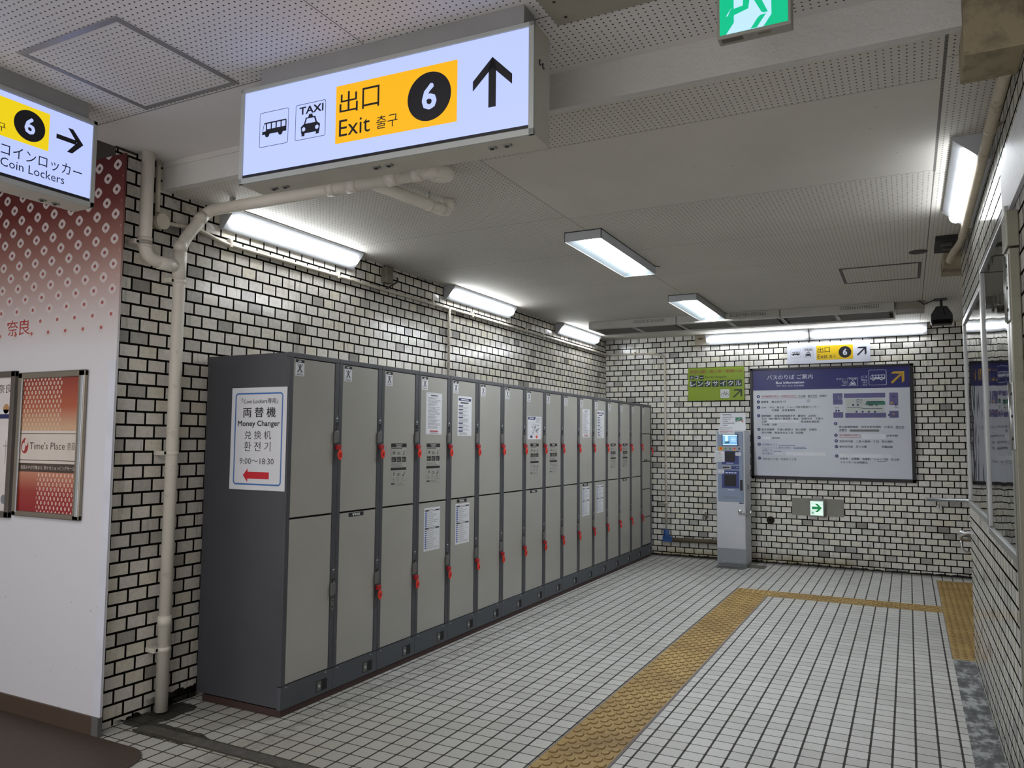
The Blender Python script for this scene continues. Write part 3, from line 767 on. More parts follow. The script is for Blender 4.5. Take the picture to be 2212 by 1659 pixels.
tag(m.build('ceiling_hole'), 'dark hole in the ceiling at the end of the corner pipe', 'bracket')

# ================================================================== drain pipe
M_pvc = mat('pvc_cream', (222, 217, 204), .45, dirt=.12, scale=4)
t = thing('drain_pipe', 'cream drain pipe up the left brick wall and under the ceiling', 'pipe', (0, 0, 0))
PX = -3.668; R_ = .0335
m = MB(); m.tube(bend([(PX, 2.985, .012), (PX, 2.992, 2.60), (PX, 3.172, 2.845), (-2.15, 3.172, 2.838)], .07), R_, M_pvc, 20); m.build('main_pipe', t)
m = MB(); m.tube(bend([(PX, 2.760, HN-.001), (PX, 2.762, 2.475), (PX, 2.96, 2.465)], .075, 8), R_, M_pvc, 20); m.build('branch_pipe', t)
m = MB(); m.tube(bend([(-2.15, 3.172, 2.838), (-2.035, 3.172, 2.838), (-2.035, 3.262, 2.842), (-2.12, 3.262, 2.846), (-2.125, 2.99, 2.862)], .046, 8), R_*1.03, M_pvc, 20); m.build('trap_bend', t)
m = MB(); m.tube(bend([(-2.455, 3.18, 2.834), (-2.363, 3.762, 2.830), (-2.362, 3.766, HC-.001)], .05, 8), R_, M_pvc, 20); m.build('outlet_pipe', t)
for c, ax, h, r in (((PX, 2.985, .47), (0, 0, 1), .055, 1.10), ((PX, 2.989, 2.395), (0, 0, 1), .16, 1.12), ((PX, 2.990, 2.56), (0, .05, 1), .05, 1.12), ((PX, 3.11, 2.765), (0, .59, .80), .055, 1.1), ((PX, 2.761, 2.53), (0, 0, 1), .055, 1.1), ((PX, 2.85, 2.467), (0, 1, 0), .10, 1.1),
                    ((-2.75, 3.172, 2.840), (1, 0, 0), .05, 1.1), ((-2.62, 3.172, 2.839), (1, 0, 0), .07, 1.1), ((-2.36, 3.172, 2.838), (1, 0, 0), .07, 1.1), ((-2.20, 3.172, 2.838), (1, 0, 0), .06, 1.1), ((-2.378, 3.67, 2.831), (.158, 1, 0), .05, 1.1), ((-2.362, 3.764, 2.846), (0, 0, 1), .057, 1.16)):
    m = MB(); m.cyl(c, ax, R_*r, h, M_pvc, 20); m.build('coupling', t)
for z, y in ((.345, 2.986), (1.415, 2.988), (2.385, 2.991), (2.555, 2.761)):
    m = MB(); m.cyl((PX, y, z-.012), (0, 0, 1), R_*1.10, .024, M_pvc, 20); m.box(XW+.001, PX+.0, y-.062, y-.034, z-.012, z+.012, M_pvc); m.box(XW+.001, PX, y-.05, y-.004, z-.008, z+.008, M_pvc); m.build('bracket', t)
m = MB(); m.tube([(-3.466, 3.172, 2.885), (-3.466, 3.172, HC-.001)], .006, M_frame, 8); m.box(-3.476, -3.456, 3.158, 3.186, 2.874, 2.900, M_mount); m.build('hanger', t)
m = MB(); m.tube([(-2.386, 3.60, 2.86), (-2.386, 3.60, HC-.001)], .007, M_frame, 8); m.cyl((-2.388, 3.59, 2.831), (.158, 1, 0), R_*1.08, .02, M_pvc, 20); m.build('hanger', t)

# ================================================================== conduit
M_cond = mat('conduit_cream', (202, 195, 178), .5, dirt=.25, scale=9)
t = thing('wall_conduit', 'thin cream conduit under the wall lamps with a round junction box', 'conduit', (0, 0, 0))
CX = XW+.016; CY = YB-.016; r = .0125
m = MB(); m.tube(bend([(CX, 2.90, 2.712), (CX, 3.17, 2.738), (CX, 3.33, 2.697), (CX, 4.6, 2.700), (CX, 9.0, 2.703), (CX, CY, 2.699), (-3.05, CY, 2.689), (-2.893, CY, 2.66), (-2.888, CY, 1.5), (-2.884, CY, .34)], .09), r, M_cond, 10); m.build('pipe', t)
m = MB(); m.tube([(CX, 2.868, HN-.001), (CX, 2.872, 2.76)], .0135, M_cond, 10); m.build('riser', t)
m = MB(); m.tube([(CX+.004, 5.975, 2.70), (CX+.004, 5.975, 2.0)], r, M_cond, 10); m.build('branch', t)
m = MB(); m.cyl((XW+.001, 2.886, 2.709), (1, 0, 0), .042, .045, M_cond, 24); m.cyl((XW+.046, 2.886, 2.709), (1, 0, 0), .044, .006, M_cond, 24); m.build('junction_box', t)
m = MB(); m.box(XW+.001, XW+.055, 4.962, 5.055, 2.755, 2.885, mat('switch_box', (120, 114, 100), .5, dirt=.3), .006); m.build('switch_box', t)
m = MB(); m.cyl((XW+.03, 5.055, 2.845), (0, 1, 0), .022, .08, M_cond, 14); m.tube(bend([(XW+.03, 5.13, 2.845), (XW+.03, 5.16, 2.80), (XW+.025, 5.02, 2.72), (CX, 5.0, 2.705)], .03), .007, mat('dark_wire', (40, 38, 36), .6), 8); m.build('plug', t)
for yy in (3.40, 4.42, 5.7, 6.4, 7.6, 8.03):
    m = MB(); m.box(XW+.001, CX+.014, yy-.012, yy+.012, 2.682, 2.735, M_cond, .003); m.build('clip', t)
for px, pz, v in ((-3.315, 2.69, 0), (-2.888, 2.413, 1), (-2.886, 1.555, 1), (-2.885, .69, 1)):
    m = MB(); a0, b0 = (.035, .010) if v else (.010, .035); m.box(px-a0, px+a0, YB-.030, YB-.001, pz-b0, pz+b0, M_cond, .003); m.build('clip', t)
m = MB(); m.cyl((-2.884, CY-.01, .20), (0, 0, 1), .035, .14, mat('blue_valve', (38, 78, 136), .5, var=.3, scale=30), 14); m.box(-2.925, -2.80, CY-.045, CY+.01, .185, .255, mat('blue_valve', (38, 78, 136), .5)); m.build('blue_valve', t)
m = MB(); m.tube([(-2.82, CY-.012, .212), (-2.10, CY-.012, .225)], .030, mat('lagging_brown', (92, 84, 66), .8, dirt=.4), 14); m.build('lagged_pipe', t)

# ================================================================== lockers
M_lkd = mat('locker_charcoal', (68, 69, 74), .42, var=.05)
M_kick = mat('locker_kick', (72, 76, 82), .45, var=.05)
M_door = mat('locker_door_grey', (158, 157, 150), .28, var=.035, scale=3)
M_gap = mat('locker_gap', (16, 16, 17), .7)
M_lock = mat('lock_grey', (106, 107, 105), .4, .3)
M_red1 = mat('key_red_dark', (168, 24, 34), .4)
M_red2 = mat('key_red', (236, 58, 32), .35)
M_pap = mat('paper_white', (214, 216, 220), .6, var=.02)
M_ink = mat('print_ink', (60, 60, 66), .6)
M_inkl = mat('print_grey', (120, 122, 128), .6)
M_navy = mat('print_navy', (34, 42, 92), .5)
M_blue = mat('print_blue', (44, 78, 158), .5)
M_prnt = mat('print_white', (220, 222, 224), .5)
PT = .4235; Y0 = 3.232; D_ = .64; HL = 1.982
FR = (Vector((0, 0, 0)), Vector((0, 1, 0)), Vector((0, 0, 1)), Vector((1, 0, 0)))
def fart(x): return Art((x, 0, 0), (0, 1, 0), (0, 0, 1), (1, 0, 0), .0004)
# prototypes: one mesh each, shared by every locker
def mesh_of(mb, name):
    me = bpy.data.meshes.new(name); mb.bm.to_mesh(me); mb.bm.free()
    for q in mb.mats: me.materials.append(q)
    return me
def carcass_mesh(splits):
    m = MB(); m.box(-D_, -.024, .0008, PT-.0008, .045, HL-.002, M_lkd, .002)
    m.box(-.024, -.0225, .02, .395, .15, 1.965, M_gap)
    m.box(-.0245, 0, .0008, .030, .163, HL-.028, M_lkd, .002)
    m.box(-.0245, 0, .386, PT-.0008, .163, HL-.028, M_lkd, .002)
    m.box(-.0245, .002, .0008, PT-.0008, HL-.028, HL, M_lkd, .003)
    m.box(-.0245, -.004, .030, .386, .150, .163, M_lkd)
    return mesh_of(m, 'carcass')
ME_car = carcass_mesh(0)
m = MB(); m.box(-.0265, .001, .0008, PT-.0008, .036, .1585, M_kick, .002); ME_kick = mesh_of(m, 'kick_plate')
m = MB(); m.box(-.001, .0016, .283, .375, .056, .118, M_gap); m.box(.0012, .0022, .287, .325, .060, .114, M_lock, .002); m.cyl((.002, .306, .087), (1, 0, 0), .009, .004, M_frame, 12); ME_vent = mesh_of(m, 'vent')
m = MB(); m.cyl((.0005, .040, .151), (1, 0, 0), .004, .003, M_frame, 8); m.cyl((.0005, .36, .151), (1, 0, 0), .004, .003, M_frame, 8); ME_scr = mesh_of(m, 'screws')
def door_mesh(z0, z1):
    m = MB(); m.box(-.022, -.002, .0335, .3825, z0, z1, M_door, .0025); return mesh_of(m, 'door')
ME_du, ME_dl = door_mesh(1.064, 1.950), door_mesh(.167, 1.053)
def lock_mesh(dz, slot):
    m = MB()
    a = fart(.0004); a.mb = m
    m.box(0, .0025, .389, .4205, 1.470+dz, 1.640+dz, M_lkd, .001)
    m.box(.0025, .0030, .396, .417, 1.614+dz, 1.632+dz, M_lkd)
    a.O = Vector((.0032, 0, 0)); a.rframe(.395, 1.613+dz, .418, 1.634+dz, .002, .001, M_inkl); a.rect(.401, 1.620+dz, .4145, 1.6265+dz, M_prnt); a.rect(.394, 1.604+dz, .417, 1.6065+dz, M_inkl)
    if slot: m.box(.0025, .0034, .395, .418, 1.574+dz, 1.600+dz, M_gap)
    m.cyl((.0025, .407, 1.558+dz), (1, 0, 0), .0125, .001, M_gap, 16); m.ball((.004, .410, 1.551+dz), .008, M_lock, .6, 1, 1)
    m.prism([(.378, 1.475+dz), (.398, 1.475+dz), (.416, 1.488+dz), (.416, 1.545+dz), (.384, 1.549+dz), (.378, 1.540+dz)], ((.001, 0, 0), (0, 1, 0), (0, 0, 1), (1, 0, 0)), .014, M_lock, .003)
    return mesh_of(m, 'lock')
ME_lu, ME_ll = lock_mesh(0, True), lock_mesh(-.893, False)
def key_mesh(dz):
    m = MB(); z = 1.452+dz
    m.prism([(.394, z-.016), (.426, z-.016), (.428, z+.014), (.393, z+.014)], ((.004, 0, 0), (0, 1, 0), (0, 0, 1), (1, 0, 0)), .022, M_red1, .003)
    m.tube([(.022, .411, z-.008), (.026, .414, z-.024)], .002, M_frame, 6)
    pts = [(.0165*math.cos(q)*1.25, .0295*math.sin(q)) for q in [2*PI*i/18 for i in range(18)]]
    m.prism(pts, ((.020, .4165, z-.046), (0, 1, 0), (0, 0, 1), (1, -.15, 0)), .007, M_red2, .002)
    m.prism([(q[0]*.5, q[1]*.45) for q in pts], ((.0268, .4165, z-.048), (0, 1, 0), (0, 0, 1), (1, -.15, 0)), .002, M_red1)
    return mesh_of(m, 'key')
ME_ku, ME_kl = key_mesh(0), key_mesh(-.893)
m = MB(); m.cyl((.001, .404, .552), (1, 0, 0), .012, .005, M_lock, 14); m.cyl((.006, .404, .552), (1, 0, 0), .004, .001, M_gap, 8); m.box(.0, .004, .392, .418, .495, .560, M_lock, .001); m.cyl((.004, .404, .515), (1, 0, 0), .006, .001, M_gap, 8); ME_barrel = mesh_of(m, 'keyhole_plate')
def sticker(x=-.0018):
    a = fart(x); a.rect(.047, 1.853, .118, 1.945, M_pap); a.up(); a.rect(.047, 1.928, .118, 1.945, M_gap)
    a.up(); a.poly([(.064, 1.932), (.071, 1.932), (.0675, 1.940)], M_prnt); a.rect(.075, 1.932, .082, 1.940, M_prnt); a.rect(.085, 1.932, .092, 1.940, M_prnt)
    a.k = 1; cx, cz = .0825, 1.897
    a.disc(cx, cz+.017, .006, M_ink, n=12); a.poly([(cx-.009, cz+.010), (cx+.009, cz+.010), (cx+.006, cz-.008), (cx-.006, cz-.008)], M_ink)
    a.line([(cx-.005, cz-.006), (cx-.012, cz-.024)], .006, M_ink); a.line([(cx+.005, cz-.006), (cx+.012, cz-.024)], .006, M_ink)
    a.line([(cx-.007, cz+.008), (cx-.018, cz+.020)], .005, M_ink); a.line([(cx+.007, cz+.008), (cx+.018, cz+.020)], .005, M_ink)
    a.up(); a.line([(cx-.022, cz+.024), (cx+.022, cz-.024)], .004, M_ink); a.line([(cx-.022, cz-.024), (cx+.022, cz+.024)], .004, M_ink)
    a.rect(.056, 1.858, .109, 1.862, M_inkl); a.rect(.060, 1.865, .104, 1.868, M_inkl)
    return mesh_of(a.mb, 'warning_sticker')
ME_st = sticker()
def price():
    a = fart(-.0018); a.rect(.116, 1.026, .262, 1.051, M_gap); a.up(); a.text('*¥900', .152, 1.030, .226, 1.0475, M_prnt); return mesh_of(a.mb, 'price_label')
ME_pr = price()
def paper(a, y0, y1, z0, z1): a.rect(y0, z0, y1, z1, M_pap); a.up()
def notice_text():
    a = fart(-.0017); y0, y1, z0, z1 = .102, .312, 1.538, 1.838; paper(a, y0, y1, z0, z1)
    a.rframe(y0+.006, z0+.006, y1-.006, z1-.006, .003, .0014, M_inkl); a.rect(y0+.06, z1-.024, y1-.06, z1-.016, M_ink)
    text_lines(a, y0+.022, z0+.040, y1-.018, z1-.030, 27, M_inkl, .42, .5); a.rect(y0+.05, z0+.020, y1-.05, z0+.028, M_red1); a.rect(y0+.055, z0+.010, y1-.055, z0+.013, M_ink)
    return mesh_of(a.mb, 'notice')
def notice_navy():
    a = fart(-.0017); y0, y1, z0, z1 = .112, .322, 1.533, 1.836; paper(a, y0, y1, z0, z1)
    a.rect(y0+.012, z1-.036, y1-.012, z1-.016, M_navy); a.up(); a.rect(y0+.05, z1-.030, y1-.05, z1-.022, M_prnt); a.k -= 1
    a.rect(y0+.04, z1-.056, y1-.05, z1-.046, M_ink); z = z1-.072
    for n_, k in enumerate((2, 2, 3, 5, 3, 2, 4)):
        a.poly([(y0+.014, z), (y0+.085, z), (y0+.072, z-.009), (y0+.014, z-.009)], M_navy); a.rect(y0+.014, z-.0005, y1-.014, z+.0006, M_inkl)
        text_lines(a, y0+.022, z-.010-k*.0058, y1-.025, z-.010, k, M_inkl, .45, .4); z -= .0155+k*.0058
    return mesh_of(a.mb, 'notice')
def notice_blue():
    a = fart(-.0017); y0, y1, z0, z1 = .098, .304, .715, 1.017; paper(a, y0, y1, z0, z1)
    for zt, n_ in ((z1-.014, 8), (z1-.140, 9)):
        a.rect(y0+.010, zt-.011, y1-.008, zt, M_ink); a.up(); a.rect(y0+.06, zt-.008, y1-.06, zt-.003, M_prnt); a.k -= 1
        z = zt-.017; h = .107/n_ if n_ == 8 else .135/n_
        for i in range(n_):
            a.rect(y0+.012, z-.009, y0+.034, z, M_blue); text_lines(a, y0+.040, z-.009, y1-.014-(.05 if i % 3 == 0 else 0), z, 2, M_inkl, .4, .5); z -= h
    return mesh_of(a.mb, 'notice')
def notice_map():
    a = fart(-.0017); y0, y1, z0, z1 = .058, .350, 1.512, 1.721; paper(a, y0, y1, z0, z1)
    a.poly([(y0+.008, z1-.006), (y0+.17, z1-.006), (y0+.150, z1-.032), (y0+.008, z1-.032)], M_navy); a.up(); a.rect(y0+.03, z1-.022, y0+.13, z1-.014, M_prnt); a.k -= 1
    text_lines(a, y0+.18, z1-.055, y1-.01, z1-.010, 6, M_inkl, .35, .4)
    a.rframe(y0+.012, z0+.040, y1-.012, z1-.058, .002, .0012, M_inkl)
    rg = random.Random(3); cx, cz = y0+.15, z0+.095
    for i in range(34):
        u, v = rg.uniform(-.07, .08), rg.uniform(-.042, .042); s = rg.uniform(.003, .012); a.rect(cx+u-s, cz+v-.003, cx+u+s, cz+v+.003, M_inkl if i % 3 else M_ink)
    a.line([(cx-.06, cz-.05), (cx-.01, cz), (cx+.02, cz+.045)], .006, M_inkl); a.line([(cx+.06, cz-.045), (cx+.01, cz+.01)], .005, M_inkl)
    a.rect(y0+.055, z0+.012, y0+.10, z0+.034, M_navy); a.disc(y0+.19, z0+.022, .022, M_red2, .013); return mesh_of(a.mb, 'notice')
M_inst = mat('instruction_grey', (166, 165, 158), .5)
def instr():
    a = fart(-.0017); y0, y1, z0, z1 = .116, .292, 1.192, 1.473; M = M_gap
    a.rect(y0, z0, y1, z1, M_inst); a.up(); a.rframe(y0, z0, y1, z1, .001, .0012, M_ink); a.rect(y0, z1-.026, y1, z1, M)
    a.up(); a.rect(y0+.05, z1-.012, y1-.05, z1-.006, M_inst); a.rect(y0+.06, z1-.021, y1-.06, z1-.016, M_inst); a.k -= 1
    a.rect(y0+.004, z1-.036, y1-.05, z1-.030, M_ink)
    for i in range(3):
        u = y0+.006+i*.057; zt = z1-.046
        a.rframe(u, zt-.040, u+.050, zt, .002, .001, M_ink); a.rect(u, zt-.078, u+.050, zt-.044, M)
        if i == 0: a.rect(u+.012, zt-.030, u+.020, zt-.006, M_ink); a.disc(u+.033, zt-.016, .008, M_ink, .011, 12)
        elif i == 1: a.ring(u+.018, zt-.020, .011, .005, M_ink, 12); a.ring(u+.035, zt-.020, .008, .004, M_ink, 12)
        else: a.line([(u+.015, zt-.032), (u+.030, zt-.018), (u+.026, zt-.006)], .009, M_ink)
        u2 = z0+.028; a.rframe(u, u2, u+.050, u2+.066, .002, .001, M_ink)
        if i == 0: a.poly([(u+.022, u2+.040), (u+.034, u2+.040), (u+.036, u2+.062), (u+.024, u2+.062)], M_ink)
        elif i == 1: a.ring(u+.020, u2+.046, .012, .005, M_ink, 12); a.ring(u+.036, u2+.046, .009, .004, M_ink, 12)
        else: a.line([(u+.014, u2+.034), (u+.032, u2+.046), (u+.030, u2+.060)], .010, M_ink)
        text_lines(a, u+.006, u2+.004, u+.044, u2+.030, 4, M_ink, .3, .4)
        a.up(); text_lines(a, u+.006, zt-.072, u+.046, zt-.052, 3, M_inst, .3, .4); a.k -= 1
    text_lines(a, y0+.006, z1-.156, y1-.010, z1-.128, 4, M_ink, .35, .4); a.rect(y0, z1-.178, y1, z1-.160, M)
    a.rect(y0+.006, z0+.008, y0+.044, z0+.020, M_ink); text_lines(a, y0+.05, z0+.006, y1-.006, z0+.022, 3, M_ink, .3, .3)
    return mesh_of(a.mb, 'instruction_panel')
ME_nt, ME_nn, ME_nb, ME_nm, ME_in = notice_text(), notice_navy(), notice_blue(), notice_map(), instr()
UP = {2: [('instruction_panel', ME_in)], 3: [('notice', ME_nt), ('instruction_panel', ME_in)], 4: [('notice', ME_nn)], 7: [('notice', ME_nm), ('instruction_panel', ME_in)], 8: [('instruction_panel', ME_in)],
      10: [('notice', ME_nt)], 11: [('notice', ME_nn)], 12: [('instruction_panel', ME_in)], 13: [('instruction_panel', ME_in)]}
LO = {1: [('price_label', ME_pr)], 3: [('notice', ME_nb)], 4: [('price_label', ME_pr), ('notice', ME_nb)], 7: [('price_label', ME_pr)], 10: [('price_label', ME_pr), ('notice', ME_nb)], 11: [('notice', ME_nb)], 13: [('price_label', ME_pr)]}
LBL = ['grey two-door coin locker nearest the camera, money changer sign on its side',
       'second grey coin locker from the near end, black ¥900 label and no notices',
       'third grey coin locker from the near end, instruction panel on upper door',
       'fourth grey coin locker from the near end, text notice above instruction panel',
       'fifth grey coin locker from the near end, navy striped notice and ¥900 label',
       'sixth grey coin locker from the near end, bare doors beside navy notice',
       'seventh grey coin locker from the near end, bare doors before the map notice',
       'eighth grey coin locker from the near end, map notice on upper door',
       'ninth grey coin locker, instruction panel only, right after the map notice one',
       'tenth grey coin locker, bare doors, two after the map notice one',
       'eleventh grey coin locker, text notice above and ¥900 label with blue list below',
       'twelfth grey coin locker, far navy notice above and blue list notice below',
       'thirteenth grey coin locker, instruction panel above and no price label',
       'fourteenth grey coin locker, instruction panel above and ¥900 label below',
       'fifteenth grey coin locker, bare doors, next to the five-door one',
       'narrow five-door coin locker at the far end of the row']
for i in range(16):
    t = thing('coin_locker', LBL[i], 'locker', (XL, Y0+i*PT, 0), 0, 'coin lockers along the left wall')
    link('carcass', ME_car, t)
    k = link('kick_plate', ME_kick, t); link('vent', ME_vent, k); link('screws', ME_scr, k)
    if i < 15:
        du = link('door', ME_du, t); dl = link('door', ME_dl, t)
        link('warning_sticker', ME_st, du)
        for nm, me in UP.get(i, []): link(nm, me, du)
        for nm, me in LO.get(i, []): link(nm, me, dl)
        lu = link('lock', ME_lu, t); ll = link('lock', ME_ll, t)
        link('key', ME_ku, lu)
        link('keyhole_plate', ME_barrel, ll) if i == 0 else link('key', ME_kl, ll)
    else:
        for q in range(5):
            z1 = 1.950-q*.357; d = link('door', door_mesh(z1-.346, z1), t)
            if q == 0: link('warning_sticker', ME_st, d)
            if q == 1:
                a = fart(-.0018); a.rect(.12, z1-.345, .25, z1-.325, M_gap); a.up(); a.rect(.17, z1-.340, .19, z1-.330, M_prnt); a.rect(.20, z1-.340, .215, z1-.330, M_prnt); a.build('price_label', d)
        lu = link('lock', ME_lu, t); k = link('key', ME_ku, lu); k.location.z = -.045
        ll = link('lock', ME_ll, t)
m = MB(); m.box(XL-.60, XL-.004, Y0+.010, Y0+16*PT-.01, 0, .036, mat('plinth_brown', (58, 40, 36), .7, dirt=.3))
tag(m.build('locker_plinth'), 'low dark brown plinth under the whole row of coin lockers', 'plinth')
# money changer notice on the locker end
t = thing('wall_notice', 'white money changer notice with red arrow on the near locker side', 'notice', (-3.475, Y0-.0010, 1.210))
m = MB(); m.box(0, .420, -.0025, 0, 0, .578, M_pap); m.build('board', t)
a = Art((0, -.0027, 0), (1, 0, 0), (0, 0, 1), (0, -1, 0), .0004); M_bord = mat('print_border_blue', (52, 108, 174), .5); M_k = mat('print_dark', (34, 34, 38), .5)
a.rframe(.028, .027, .392, .548, .022, .0085, M_bord)
a.text('*「Coin Lockers専用」', .078, .486, .355, .516, M_k); a.text('*両 替 機', .090, .408, .340, .466, M_k); a.text('*Money Changer', .052, .350, .372, .390, M_k)
a.text('兑 换 机', .108, .285, .310, .333, M_k); a.text('환 전 기', .106, .217, .308, .271, M_k); a.text('9:00～18:30', .076, .145, .335, .178, M_k)
a.poly([(.104, .081), (.140, .121), (.140, .101), (.302, .101), (.302, .063), (.140, .063), (.140, .043)], mat('print_red', (196, 30, 44), .5))
a.build('lettering', t)

# ================================================================== printed wall: lettering and posters
M_redt = mat('print_brush_red', (158, 44, 40), .5)
a = Art((0, YP-.0006, 0), (1, 0, 0), (0, 0, 1), (0, -1, 0))
a.text('奈', -4.612, 2.075, -4.515, 2.165, M_redt); a.text('良', -4.503, 2.075, -4.400, 2.165, M_redt)
a.build('lettering', PANEL)
def poster_art():
    g = NT('poster_print'); tc = g.n('ShaderNodeTexCoord'); s = g.n('ShaderNodeSeparateXYZ'); g.put(s.inputs[0], tc.outputs['Object'])
    x, z = s.outputs[0], s.outputs[2]      # 0..0.5 across, 0..0.745 up
    top = g.math('GREATER_THAN', z, .43)
    t1 = g.math('DIVIDE', g.math('SUBTRACT', z, .46), .28, clamp=True); t2 = g.math('DIVIDE', z, .22, clamp=True)
    c1 = g.ramp(t1, [(0, lin((196, 160, 128))), (.4, lin((168, 86, 58))), (1, lin((132, 48, 38)))])
    c2 = g.ramp(t2, [(0, lin((140, 22, 30))), (.5, lin((150, 52, 44))), (1, lin((188, 128, 100)))])
    bg = g.mix(top, c2, c1)
    a_ = g.math('DIVIDE', x, .0162); b_ = g.math('DIVIDE', z, .0250)
    P = g.math('MULTIPLY', g.math('ADD', a_, b_), .5); Q = g.math('MULTIPLY', g.math('SUBTRACT', a_, b_), .5)
    dp = g.math('ABSOLUTE', g.math('SUBTRACT', g.math('FRACT', P), .5)); dq = g.math('ABSOLUTE', g.math('SUBTRACT', g.math('FRACT', Q), .5))
    n3 = g.math('POWER', g.math('ADD', g.math('POWER', dp, 3.0), g.math('POWER', dq, 3.0)), .3333)
    reg = g.math('MAXIMUM', g.math('MULTIPLY', top, g.math('LESS_THAN', x, .345)), g.math('MULTIPLY', g.math('SUBTRACT', 1.0, top), g.math('GREATER_THAN', x, .165)))
    dot = g.math('MULTIPLY', reg, g.math('LESS_THAN', n3, .27)); hole = g.math('LESS_THAN', n3, .10)
    fade = g.ramp(t1, [(0, (.62, .45, .33)), (.5, (.66, .55, .46)), (1, (.66, .58, .52))])
    colr = g.mix(dot, bg, g.mix(hole, g.mix(top, (.68, .52, .45), fade), bg))
    g.set(Base_Color=colr, Roughness=.25); return g.m
M_snap = mat('snap_frame', (150, 142, 128), .32, .75, var=.05)
M_snapw = mat('snap_frame_light', (205, 212, 218), .25, .8, var=.03)
t = thing('poster_frame', 'silver framed red shopping mall poster with dotted pattern on the printed wall', 'poster', (-4.449, YP, 1.062))
W_, H_ = .589, .795; fw = .042
m = MB(); m.box(.01, W_-.01, -.010, -.001, .01, H_-.01, M_mount)
for x0, x1, z0, z1, mt in ((0, W_, 0, fw*.72, M_snap), (0, W_, H_-fw*.85, H_, M_snap), (0, fw, 0, H_, M_snap), (W_-fw*1.3, W_, 0, H_, M_snap)):
    m.box(x0, x1, -.022, -.001, z0, z1, mt, .006, 3)
m.box(W_-fw*.75, W_-fw*.2, -.024, -.02, .02, H_-.03, M_snapw, .002); m.box(fw*.85, fw+.004, -.024, -.02, .02, H_-.05, M_snapw, .001)
m.build('frame', t)
m = MB(); PW, PH = W_-fw*2.3, H_-fw*1.57
m.box(0, PW, -.0125, -.0105, 0, PH, poster_art()); o = m.build('print', t); o.location = (fw, 0, fw*.72)
a = Art((fw, -.0130, fw*.72), (1, 0, 0), (0, 0, 1), (0, -1, 0), .0003); M_cream = mat('print_cream', (206, 196, 186), .4); M_brn = mat('print_brown', (70, 54, 44), .4)
a.rect(0, .215, PW, .262, M_brn); a.rect(0, .262, PW, .440, M_cream); a.up()
a.rect(0, .277, PW, .281, M_brn); a.rect(0, .422, PW, .426, M_brn)
a.text('Time\'s Place', .085, .338, .395, .378, M_brn); a.text('奈良', .415, .336, .482, .378, M_brn)
a.text('奈良みやげが集まる  駅ナカショッピングモール', .012, .228, PW-.006, .250, M_cream)
a.disc(.040, .356, .032, M_redt, .042); a.up(); a.disc(.052, .376, .014, M_cream, .020); a.disc(.030, .350, .013, M_cream, .024); a.disc(.034, .392, .006, M_redt, .007)
a.build('lettering', o.parent).location = (0, 0, 0)
t = thing('poster_frame', 'dark framed white poster cut by the left edge of the picture', 'poster', (-5.10, YP, 1.046))
m = MB(); PWd = .621
for x0, x1, z0, z1 in ((0, PWd, 0, .034), (0, PWd, .79, .824), (0, .034, 0, .824), (PWd-.040, PWd, 0, .824)): m.box(x0, x1, -.022, -.001, z0, z1, mat('frame_taupe', (84, 78, 72), .45), .003)
m.build('frame', t)
m = MB(); m.box(.03, PWd-.03, -.008, -.001, .03, .80, mat('poster_paper', (212, 206, 204), .4)); m.build('print', t)
a = Art((0, -.0085, 0), (1, 0, 0), (0, 0, 1), (0, -1, 0), .0003); a.text('奈良', .44, .700, .575, .752, M_brn); a.rect(.45, .555, .575, .580, M_navy); a.rect(.45, .582, .555, .606, M_pap); a.disc(.53, .61, .028, mat('print_ochre', (176, 132, 84), .5)); a.disc(.568, .59, .010, mat('print_ochre', (176, 132, 84), .5))
a.line([(.545, .30), (.545, .43)], .004, M_inkl); a.line([(.52, .40), (.575, .40)], .004, M_inkl); a.disc(.550, .10, .026, M_inkl); a.build('lettering', t)

# ================================================================== back wall: signs
M_plate = mat('plate_white', (208, 212, 226), .35, var=.02)
M_ysign = mat('plate_yellow', (226, 190, 20), .4, var=.02)
t = thing('direction_sign', 'white exit 6 plate with bus and taxi above the bus board', 'sign', (-1.324, YB, 2.476))
m = MB(); m.box(0, .943, -.022, -.001, 0, .262, M_plate, .002); m.build('board', t)
a = Art((0, -.0226, 0), (1, 0, 0), (0, 0, 1), (0, -1, 0))
for x0 in (.041, .187): a.rframe(x0, .077, x0+.117, .190, .007, .0022, M_inkl)
bus_icon(a, .051, .107, .097, .046, M_navyp, M_plate); a.text('*TAXI', .199, .160, .295, .184, M_navyp); taxi_icon(a, .210, .090, .074, .060, M_navyp, M_plate)
exit_sign_art(a, .752, .342, .040, M_ysign, M_black, M_plate); a.k = 0; arrow_ne(a, .797, .076, .904, .183, M_navyp)
a.build('lettering', t)
M_grnS = mat('sign_lime', (134, 160, 32), .4, var=.04); M_grnD = mat('sign_dark_green', (22, 50, 44), .4); M_grnA = mat('sign_arrow_green', (38, 50, 18), .4); M_mar = mat('print_maroon', (150, 48, 66), .5)
t = thing('wall_sign', 'lime green rental bicycle sign on the back wall', 'sign', (-2.580, YB, 2.040))
m = MB(); m.box(0, .727, -.020, -.001, 0, .432, M_grnS, .002); m.build('board', t)
a = Art((0, -.0206, 0), (1, 0, 0), (0, 0, 1), (0, -1, 0)); G0x, G0z = -2.576, 2.036
a.text('*奈良公園・西ノ京・斑鳩へは', .026, .357, .702, .403, M_mar)
for i in range(3): a.rect(.025+i*.064, .280, .080+i*.064, .332, M_grnD)
for i in range(7): a.rect(.024+i*.0975, .180, .110+i*.0975, .262, M_grnD)
a.text('Rental bicycle', .224, .284, .502, .322, M_grnA); a.up()
